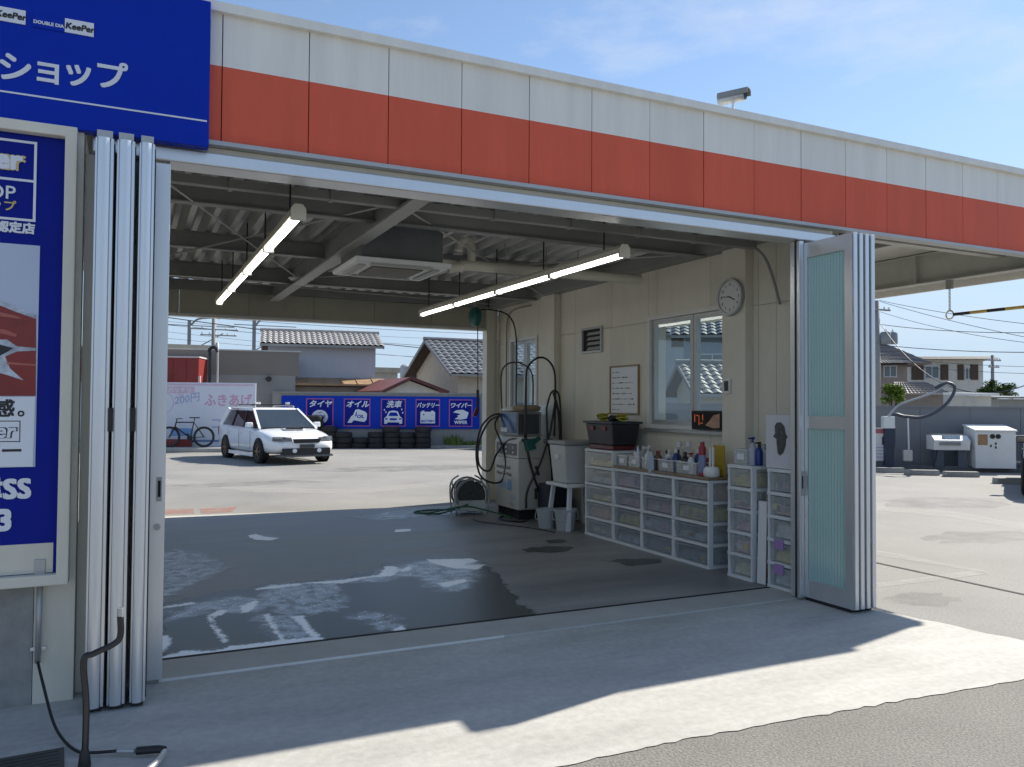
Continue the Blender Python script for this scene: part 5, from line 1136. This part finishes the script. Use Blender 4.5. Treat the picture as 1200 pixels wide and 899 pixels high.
# ================================================================== POLES AND WIRES BEHIND
pole_m = mat('pole_concrete',(.26,.26,.25),.8,var=.1)
def pole(px,ytop,Y,label,r=.14,arms=(),extra=None,cat='utility pole'):
    p = at(px,ytop,Y=Y); t = thing('utility_pole',label,cat,(p.x,Y,-.016))
    MB().tube([(0,0,0),(0,0,p.z)],r*1.2,10,taper=r*.8).build('post',pole_m,t,smooth=1)
    for (dz,l,o_) in arms:
        MB().beam((-l+o_,-.1,p.z-dz),(l+o_,-.1,p.z-dz),.08,.08).build('cross_arm',steel,t)
        for x in (-l+.1,-l/2,l/2,l-.1): MB().lathe([(.05,0),(.06,.06),(.03,.14),(.001,.15)],(x+o_,-.1,p.z-dz+.04),n=8).build('insulator',white_p,t)
    return t,p
pole(251,371,55,'concrete pole with two cross arms behind the grey building',.18,((.9,1.6,0),(1.3,1.2,.3)))
gm = mat('gantry_steel',(.20,.21,.21),.6)
for px,l in ((222,'railway gantry post beyond the red container'),(298,'railway gantry post beside the siding house')):
    p = at(px,375,Y=60); t = thing('gantry_post',l,'gantry post',(p.x,60,-.016)); MB().box(-.12,.12,-.12,.12,0,p.z).build('post',gm,t)
    MB().tube([(0,0,p.z-.6),(.5,0,p.z+.05),(1.4,0,p.z+.25),(2.2,0,p.z+.25)],.07,8,4).build('bracket',gm,t); MB().beam((0,0,p.z-2.4),(2.4,0,p.z-.9),.08,.08).build('strut',gm,t)
    MB().beam((-1.5,0,p.z-.4),(3.2,0,p.z-.4),.06,.06).build('arm',gm,t)
wire_m = mat('wire_black',(.03,.03,.032),.6)
def wire(p,q,sag,label,r=.03):
    p=Vector(p);q=Vector(q); pts=[p.lerp(q,i/24)-Vector((0,0,4*sag*(i/24)*(1-i/24))) for i in range(25)]
    return tag(MB().tube(pts,r*.6,5).build('overhead_wire',wire_m,None),label,'wire','overhead wires')
for i,(a,b,s_,r_) in enumerate((((188,371,44),(700,425,44),.25,.045),((188,380,60),(700,415,60),.3,.03),((188,368,60),(700,395,60),.3,.03),((188,388,60),(700,436,60),.2,.02),((188,376,62),(700,401,62),.4,.02),((190,396,58),(700,424,58),.4,.02))):
    wire(at(a[0],a[1],Y=a[2]),at(b[0],b[1],Y=b[2]),s_,['thick cable crossing below the rear roof edge','long wire just under the rear roof edge','topmost wire behind the rear opening','lowest thin wire over the tiled roofs','thin wire next to the topmost one','faint wire above the grey building'][i],r_)
# ================================================================== RIGHT-HAND LOT
RA = R(-32); RW0 = (16.2, 10.45)
rw = thing('boundary_wall','grey panel boundary wall behind the white cabinet','wall',(RW0[0],RW0[1],-.016),RA)
rvp = lambda px,py,off=0: vplane(px,py,(RW0[0]+off*math.sin(RA),RW0[1]-off*math.cos(RA)),RA)
zt = rvp(1110,476)[1]+.016
greyw4 = mat('blue_grey_wall',(.20,.21,.225),.65,var=.07,scale=1.2)
for k in range(9): MB().box(k*1.2+.004,(k+1)*1.2-.004,0,.12,0,zt-.04).build('wall_panel',greyw4,rw)
MB().box(-.02,10.85,-.03,.15,zt-.039,zt).build('wall_cap',greyw4,rw)
sw0 = Vector((12.35,21.9)); sw1 = Vector(RW0); sa = math.atan2(sw1.y-sw0.y,sw1.x-sw0.x); sl_ = (sw1-sw0).length-.25
sw = thing('boundary_wall','grey panel boundary wall linking the two lots, seen through the window','wall',(sw0.x,sw0.y,-.016),sa)
for k in range(10): MB().box(k*sl_/10+.004,(k+1)*sl_/10-.004,-.06,.06,0,zt).build('wall_panel',greyw4,sw)
MB().box(0,sl_,-.09,.09,zt+.001,zt+.04).build('wall_cap',greyw4,sw)
kbm = mat('kerb_dark',(.10,.105,.11),.8,var=.2)
struct(MB().box(0,10.8,-.75,-.62,0,.14).build('kerb',kbm,None,loc=(RW0[0],RW0[1],-.016),rz=RA,bevel=.01))
struct(MB().box(0,10.8,-.619,-.02,0,.10).build('planting_strip',mat('strip_gravel',(.12,.115,.11),.9,var=.4,scale=20,bump=.6),None,loc=(RW0[0],RW0[1],-.016),rz=RA))
def rthing(name,label,cat,px,off=.6,z=.085,group=None):
    s,_ = rvp(px,520,off); return thing(name,label,cat,(RW0[0]+s*math.cos(RA)+off*math.sin(RA),RW0[1]+s*math.sin(RA)-off*math.cos(RA),z),RA,group)
def rz_(py,px=1110,off=.6): return rvp(px,py,off)[1]-.085
# wash basin unit
sk = rthing('wash_basin','white coin operated mat washer on two dark legs against the grey wall','washer',1111,.65)
wU = rvp(1131,520,.65)[0]-rvp(1089,520,.65)[0]; zt_=rz_(510); zb_=rz_(527)
MB().prism([(-.22,zb_),(-.26,zt_-.12),(-.05,zt_),(.25,zt_),(.25,zb_)],-wU/2,wU/2,'x').build('hopper',white_p,sk,bevel=.01)
MB().box(-wU*.36,wU*.22,-.275,-.245,zb_+.12,zb_+.20).build('slot',steel,sk)
MB().box(-wU*.30,wU*.20,-.28,-.262,zb_+.26,zb_+.36).build('notice',mat('notice_blue',(.4,.5,.6),.5,var=.3,scale=20),sk)
MB().box(-wU/2,wU/2,-.03,.03,zt_+.001,zt_+.03).build('lid_rail',steel,sk)
for x in (-wU*.30,wU*.34): MB().box(x-.10,x+.10,-.12,.12,0,zb_-.001).build('leg',mat('leg_blue_grey',(.08,.10,.13),.5),sk)
MB().tube([(-wU*.4,-.2,zb_),(-wU*.44,-.25,.3),(-wU*.55,-.3,.03)],.018,8,5).build('hose',rb,sk,smooth=1)
# white cabinet
cbn = rthing('vacuum_cabinet','white sloped top cabinet with brown notice and two round dials','cabinet',1160,.62)
wC = rvp(1184,520,.62)[0]-rvp(1137,520,.62)[0]; H_ = rz_(504)
MB().prism([(-.30,0),(-.30,H_-.02),(.35,H_+.10),(.35,0)],-wC/2,wC/2,'x').build('body',white_p,cbn,bevel=.012)
MB().prism([(-.33,H_-.02),(-.33,H_+.02),(.37,H_+.14),(.37,H_+.10)],-wC/2-.02,wC/2+.02,'x').build('lid',white_p,cbn,bevel=.006)
cf = -.301
MB().box(-wC*.44,-wC*.20,cf-.006,cf,H_*.62,H_*.90).build('notice',mat('notice_brown',(.34,.20,.10),.6,var=.3,scale=18),cbn)
for x in (-.08,.06): MB().lathe([(.001,0),(.06,0),(.055,-.02),(.001,-.02)],(x*wC,cf,H_*.85),'y',16).build('dial',black,cbn)
[MB().box(x*wC-.02,x*wC+.02,cf-.004,cf,z*H_-.03,z*H_+.03).build('latch',black,cbn) for x,z in ((-.12,.60),(.0,.56),(.0,.66))]
# stainless table
stb = rthing('steel_table','bare steel work table beside the white cabinet','table',1193,.55)
for x in (-.45,.45):
    for y in (-.22,.22): MB().box(x-.025,x+.025,y-.025,y+.025,0,.70).build('leg',alu_d,stb)
MB().box(-.52,.52,-.28,.28,.701,.80).build('top',alu_d,stb); MB().box(-.42,.42,-.20,.20,.14,.17).build('shelf',alu_d,stb)
# hose boom stand and its notice
hb = rthing('hose_boom','slender hose boom arching from a post beside the notice board','hose boom',1041,.7)
P_ = lambda px,py: (rvp(px,py,.7)[0]-rvp(1041,520,.7)[0],0,rvp(px,py,.7)[1]-.085)
MB().box(-.10,.10,-.10,.10,0,P_(1041,492)[2]).build('post',mat('post_navy',(.03,.04,.07),.5),hb)
MB().box(-.14,.12,-.12,.10,P_(1041,502)[2],P_(1041,488)[2]).build('head',white_p,hb,bevel=.01)
MB().tube([P_(1041,488),P_(1052,476),P_(1066,470),P_(1092,461),P_(1104,454),P_(1112,449)],.030,8,6).build('boom_arm',alu_d,hb,smooth=1)
MB().tube([P_(1096,455),P_(1103,451),P_(1112,449),P_(1119,455),P_(1112,470),P_(1098,482),P_(1080,489),P_(1060,488),P_(1047,487),P_(1046,510),P_(1042,524),P_(1037,536),P_(1046,528),P_(1048,500)],.040,8,6).build('hose',mat('boom_hose',(.06,.07,.09),.5),hb,smooth=1)
MB().beam(P_(1064,490),P_(1065,527),.03,.03).build('drop_chain',white_p,hb); q=P_(1064,534); MB().box(q[0]-.12,q[0]+.1,-.06,.06,q[2]-.14,q[2]+.14).build('hanging_tag',plasw,hb,bevel=.03)
nb = rthing('notice_board','white notice board with printed pictures beside the hose boom','notice board',1030,.62)
z0,z1=rz_(541),rz_(502)
MB().box(-.38,.34,-.03,.0,z0,z1).build('board',white_p,nb); MB().box(-.37,.33,-.036,-.031,z1-.14,z1-.03).build('heading',mat('heading_red',(.4,.12,.14),.5,var=.3,scale=18),nb)
MB().box(.06,.30,-.036,-.031,z1-.42,z1-.22).build('picture',mat('picture_dark',(.08,.08,.1),.5,var=.8,scale=16),nb)
for k in range(4): MB().box(-.33,.30,-.036,-.031,z0+.08+.08*k,z0+.10+.08*k).build('text_line',lett_b,nb)
for x in (-.3,.26): MB().box(x-.02,x+.02,.002,.03,0,z0+.3).build('stake',steel,nb)
# wheel stops
for px,py,l in ((1040,553,'concrete wheel stop before the hose boom'),(1080,556,'concrete wheel stop before the hanging tag of the boom'),(1126,558,'concrete wheel stop between mat washer and cabinet'),(1187,566,'concrete wheel stop before the steel table')):
    c=at(px,py,Z=0); o=MB().prism([(-.12,0),(-.09,.12),(.09,.12),(.12,0)],-.36,.36,'x').build('wheel_stop',conc_b,None,loc=(c.x,c.y,-.016),rz=RA,bevel=.01); tag(o,l,'wheel stop','wheel stops along the grey wall')
# black car at the frame edge
car('black_car','glossy black car parked by the lot wall near the steel table',black_car,(16.25,4.32,-.016),math.atan2(-.536,-.844),False)
# height bar on chain
HBX = 8.42
hbz = thing('height_bar','black and yellow height bar hanging on a chain from the canopy edge','height bar',(HBX,at(1113,369,X=HBX).y,0)); hz0 = at(1113,369,X=HBX).z; hz1 = 2.99
MB().box(-.02,.02,-.035,.035,hz1-.09,hz1+.02).build('bracket',steel,hbz)
for k in range(11):
    o=MB().lathe([(.016,-.006),(.022,0),(.016,.006),(.010,0)],n=8,closed=True).build('chain_link',alu_d,hbz); o.location=(0,0,hz1-.10-(hz1-.10-hz0-.06)*k/10); o.scale=(.7,.7,.9); o.rotation_euler=(R(90),0,R(90)*(k%2))
MB().lathe([(.046,-.008),(.056,0),(.046,.008),(.036,0)],(0,0,hz0),'x',20,closed=True).build('ring',white_p,hbz,smooth=1)
MB().tube([(0,-.98,hz0),(0,-.98,hz1)],.006,6).build('hanger_chain',alu_d,hbz); MB().box(-.02,.02,-1.015,-.945,hz1-.09,hz1+.02).build('bracket',steel,hbz)
yl = mat('bar_yellow',(.55,.38,.10),.5)
for k in range(5): MB().tube([(0,-.05-.2*k,hz0+.0*k),(0,-.25-.2*k+.001,hz0)],.018,10).build('bar_segment',(black,yl)[k%2],hbz,smooth=2)

# ---- houses beyond the right wall
def zat(px,py,Y): return at(px,py,Y=Y)
def quadhouse(name,label,X0,Y0_,rz,w,d,zw,wall_m,roof_m,ridge_h,win,hip=False):
    return house(name,label,(X0,Y0_,-.016),rz,w,d,zw,zw+ridge_h,wall_m,roof_m,.5,.4,int(w/.3),8,win)
Yh = 17.0
rr = R(-30)
p = zat(1063,455,14.0)
h2 = at(1063,420,Y=40); ha = R(-36); hw = vplane(1152,421,(h2.x,h2.y),ha)[0]
hh = thing('two_storey_house','pale two storey house with brown window shutters and flat eaves','house',(h2.x,h2.y,-.016),ha)
zt_h = h2.z
MB().box(0,hw,0,6,0,zt_h-.1).build('wall',plasw,hh)
rfh = MB().frustum((-.9,hw+.9,-.9,6.9,zt_h-.098),(-.6,hw+.6,-.6,6.6,zt_h+.12)).build('roof',mat('dark_eaves',(.09,.085,.08),.6),hh)
def hv(px,py): return vplane(px,py,(h2.x,h2.y),ha)
for (a,b,c,d_) in ((1083,428,1101,444),(1130,430,1140,445)):
    x0,z1=hv(a,b); x1,z0=hv(b and c,d_); x0,x1=min(x0,x1),max(x0,x1)
    f=MB().frame(x0,x1,z0,z1,.10,-.06,-.002).build('window',alu_d,hh); MB().box(x0+.07,x1-.07,-.02,-.004,z0+.07,z1-.07).build('pane',mat('house_pane',(.1,.13,.15),.08),f); MB().box((x0+x1)/2-.03,(x0+x1)/2+.03,-.05,-.021,z0+.07,z1-.07).build('mullion',alu_d,f)
for (a,c) in ((1068,1082),(1102,1111),(1122,1129),(1137,1146)):
    x0=hv(a,436)[0]; x1=hv(c,436)[0]; z1=hv(a,427)[1]; z0=hv(a,445)[1]
    s_=MB().box(x0,x1,-.07,-.002,z0,z1).build('shutter',wood,hh)
    for k in range(7): MB().box(x0+.03,x1-.03,-.085,-.0705,z0+.05+(z1-z0-.1)*k/7,z0+.05+(z1-z0-.1)*(k+.7)/7).build('slat',wood,s_)
# brown gabled house, roof falling to the right
a=at(1028,430,Y=34); GB=R(-33)
bh = thing('gabled_house','brown house with dark weathered roof behind the utility pole','house',(a.x-1.5,34,-.016),GB)
zA=vplane(1045,424,(a.x-1.5,34),GB)[1]; wB=vplane(1063,424,(a.x-1.5,34),GB)[0]
MB().box(0,wB,0,5,0,zA).build('wall',brn,bh)
zR=vplane(1040,396,(a.x,36.5),GB)[1]
tiles((-.6,-.7,zA-.15),(wB+1.4,-.7,zA-.15),(wB-1.6,2.6,zR),(-.6,2.6,zR+.1),22,7).build('roof_slope',tile_d,bh)
MB().add([(wB+1.4,-.7,zA-.15),(wB+1.4,5.6,zA-.15),(wB-1.6,2.6,zR)],[(0,1,2)]).build('roof_slope',tile_d,bh)
MB().add([(-.6,-.65,zA-.2),(wB+1.0,-.65,zA-.2),(wB+1.0,5.5,zA-.2),(-.6,5.5,zA-.2)],[(0,1,2,3)]).build('roof_underside',wood,bh)
bv=lambda px,py: vplane(px,py,(a.x-1.5,34),GB)
x0,z1=bv(1035,428); x1,z0=bv(1051,442)
f=MB().frame(x0,x1,z0,z1,.07,-.06,-.002).build('window',alu_d,bh); MB().box(x0+.07,x1-.07,-.02,-.004,z0+.07,z1-.07).build('pane',mat('house_pane',(0,0,0)),f); MB().box((x0+x1)/2-.03,(x0+x1)/2+.03,-.05,-.021,z0+.07,z1-.07).build('mullion',alu_d,f)
# low tiled annex and sheds in front of them
a=at(1047,460,Y=27); an=R(-36); wN=vplane(1112,461,(a.x,a.y),an)[0]
ax=thing('tiled_annex','low annex with weathered tile roof below the brown shuttered house','annex',(a.x,a.y,-.016),an)
zE=vplane(1080,462,(a.x,a.y),an)[1]; zRr=vplane(1080,448,(a.x+1,a.y+1.6),an)[1]
MB().box(.2,wN-.2,.3,3,0,zE).build('wall',brn,ax); tiles((-.2,-.1,zE),(wN+.2,-.1,zE),(wN-.7,1.8,zRr),(.5,1.8,zRr),16,6).build('roof_slope',tile_d,ax)
tiles((-.2,3.6,zE),(wN+.2,3.6,zE),(wN-.7,1.8,zRr),(.5,1.8,zRr),16,6).build('roof_slope',tile_d,ax)
for (x0,x1,y0,off,l,m_) in ((1139,1166,459,1.6,'small white shed roof showing over the grey wall',plasw),(1166,1205,463,3.5,'long low shed with dark roof over the end of the grey wall',steel)):
    s0_,zz0=rvp(x0,y0,-off); s1_,_=rvp(x1,y0,-off)
    t=thing('garden_shed',l,'shed',(RW0[0]+s0_*math.cos(RA)-off*math.sin(RA),RW0[1]+s0_*math.sin(RA)+off*math.cos(RA),-.016),RA)
    MB().box(.1,s1_-s0_-.1,0,1.6,0,zz0-.10).build('wall',m_,t); MB().prism([(-.25,zz0-.09),(-.25,zz0-.03),(1.9,zz0+.02),(1.9,zz0-.04)],0,s1_-s0_,'x').build('roof',(white_p if m_ is plasw else steel),t)
# utility pole with transformers
def rpole(px,ytop,Y,label,r=.15):
    return pole(px,ytop,Y,label,r,((.5,.9,0),))
t,p = rpole(1027.5,352,26,'concrete utility pole with twin transformers beside the folding doors',.17)
zt_ = at(1030,395,Y=26).z
for dx in (.30,.82): 
    d=MB().lathe([(.24,-.02),(.27,.02),(.27,.55),(.22,.62),(.001,.64)],(dx-.02,-.32,zt_-.35),n=16).build('transformer',mat('transformer_grey',(.22,.24,.26),.45),t,smooth=2)
    MB().lathe([(.05,0),(.06,.06),(.02,.16),(.001,.17)],(dx,-.32,zt_+.29),n=8).build('bushing',white_p,d)
MB().beam((-.2,-.1,zt_-.30),(1.3,-.1,zt_-.30),.08,.08).build('platform_arm',steel,t)
tq,_ = pole(1163,416,34,'far utility pole rising beside the distant tree',.13,((.4,.8,0),(.9,.6,0)))
for i,(a,b,s_,r_) in enumerate((((1032,380,25.8),(1206,450,15.0),1.6,.035),((1030,380,30),(1206,390,20),.15,.03),((1030,352,27),(1206,380,18),.1,.022),((1030,353,27),(1206,396,18),.1,.022),((1030,365,28),(1206,402,18),.2,.02),((1030,404,26),(1206,413,17),.1,.03),((1030,425,30),(1206,438,20),.1,.02),((1030,418,32),(1206,430,22),.1,.02))):
    wire(at(a[0],a[1],Y=a[2]),at(b[0],b[1],Y=b[2]),s_,['slack cable dropping from the transformer pole','level wire crossing beyond the height bar','high thin wire from the transformer pole top','second thin wire below the pole top','third thin wire below the pole top','thicker wire at transformer height','wire passing the shuttered house eaves','wire just above the shuttered house eaves'][i],r_)
# trees: crown of many small leaves round limbs
leaf_m = mat('leaf_green',(.055,.10,.022),.75,spec=.2,var=.5,scale=2.5)
leaf_l = mat('leaf_light',(.13,.20,.03),.75,spec=.2,var=.4,scale=2.5)
def tree(name,label,c,rx,rz_2,n,m_,trunk_h,ls=.10,cat='tree'):
    t=thing(name,label,cat,(c[0],c[1],-.016)); bark=mat('bark',(.08,.06,.045),.9,var=.3)
    mb=MB(); zc=c[2]; mb.tube([(0,0,0),(.05,0,trunk_h*.6),(0,.05,trunk_h+rz_2*.5)],.10*rx+.02,8,3,taper=.03).build('trunk',bark,t,smooth=1)
    cl=[]
    for k in range(14):
        a=random.uniform(0,6.28); u=random.uniform(-.7,.9); r_=math.sqrt(1-u*u)*rx*.7*random.uniform(.5,1.05); cl.append(Vector((r_*math.cos(a),r_*math.sin(a),zc+u*rz_2*.75)))
    for k in range(6): MB().tube([(0,0,trunk_h*.7),cl[k]*.5+Vector((0,0,trunk_h*.35)),cl[k]],.03,6,3,taper=.01).build('limb',bark,t,smooth=1)
    lv=MB()
    for i in range(n):
        b=random.choice(cl); d=Vector((random.gauss(0,1),random.gauss(0,1),random.gauss(0,1))).normalized()*random.random()**.5*rx*.42; d.z*=rz_2/rx; p=b+d
        u=Vector((random.uniform(-1,1),random.uniform(-1,1),random.uniform(-.6,.6))).normalized(); w_=u.cross(Vector((random.uniform(-1,1),random.uniform(-1,1),1))).normalized(); s_=ls*random.uniform(.6,1.3)
        lv.add([p-u*s_,p+w_*s_*.45,p+u*s_,p-w_*s_*.45],[(0,1,2,3)])
    tag(lv.build('crown',m_,t),kind='stuff'); return t
p=at(1046,462,Y=12.0)
p=at(1046,461,Y=15); tree('garden_bush','bright green round bush showing over the grey wall',(p.x,p.y,p.z-.05),.50,.42,2600,leaf_l,1.2,.055,'bush')
p=at(1169,456,Y=30); tree('broadleaf_tree','dark green spreading tree beyond the shuttered house',(p.x,p.y,p.z-.1),1.25,.72,3600,leaf_m,1.2,.10)

house('grey_block','plain grey house standing far off, seen at the window side nearest the board',(21.5,28.2,-.016),R(-37),6.5,5,5.2,6.5,mat('block_grey',(.36,.38,.38),.8,var=.1),tile_g,.5,.5,20,7,((.8,2.2,2.6,4.2),(3.6,5.2,2.6,4.2)))
# ---- seen through the window: a blue-grey house and a lower tiled one
house('blue_grey_house','blue grey house with tiled roof seen through the window',(18.6,19.3,-.016),R(-37),4.2,4,4.3,5.2,mat('blue_grey_siding',(.20,.25,.30),.6,var=.1),tile_g,.5,.5,16,8,((.5,1.5,2.4,3.5),))
house('low_tiled_house','lower house with brown tiled roof seen at the window edge',(16.9,16.2,-.016),R(-22),3.6,3,2.15,2.95,plas,tile_d,.5,.4,14,7)
house('pale_house','pale grey house with tiled roof seen through the far small window',(16.0,30.5,-.016),R(-25),5,5,4.6,5.9,plasw,tile_g,.5,.5,20,7)
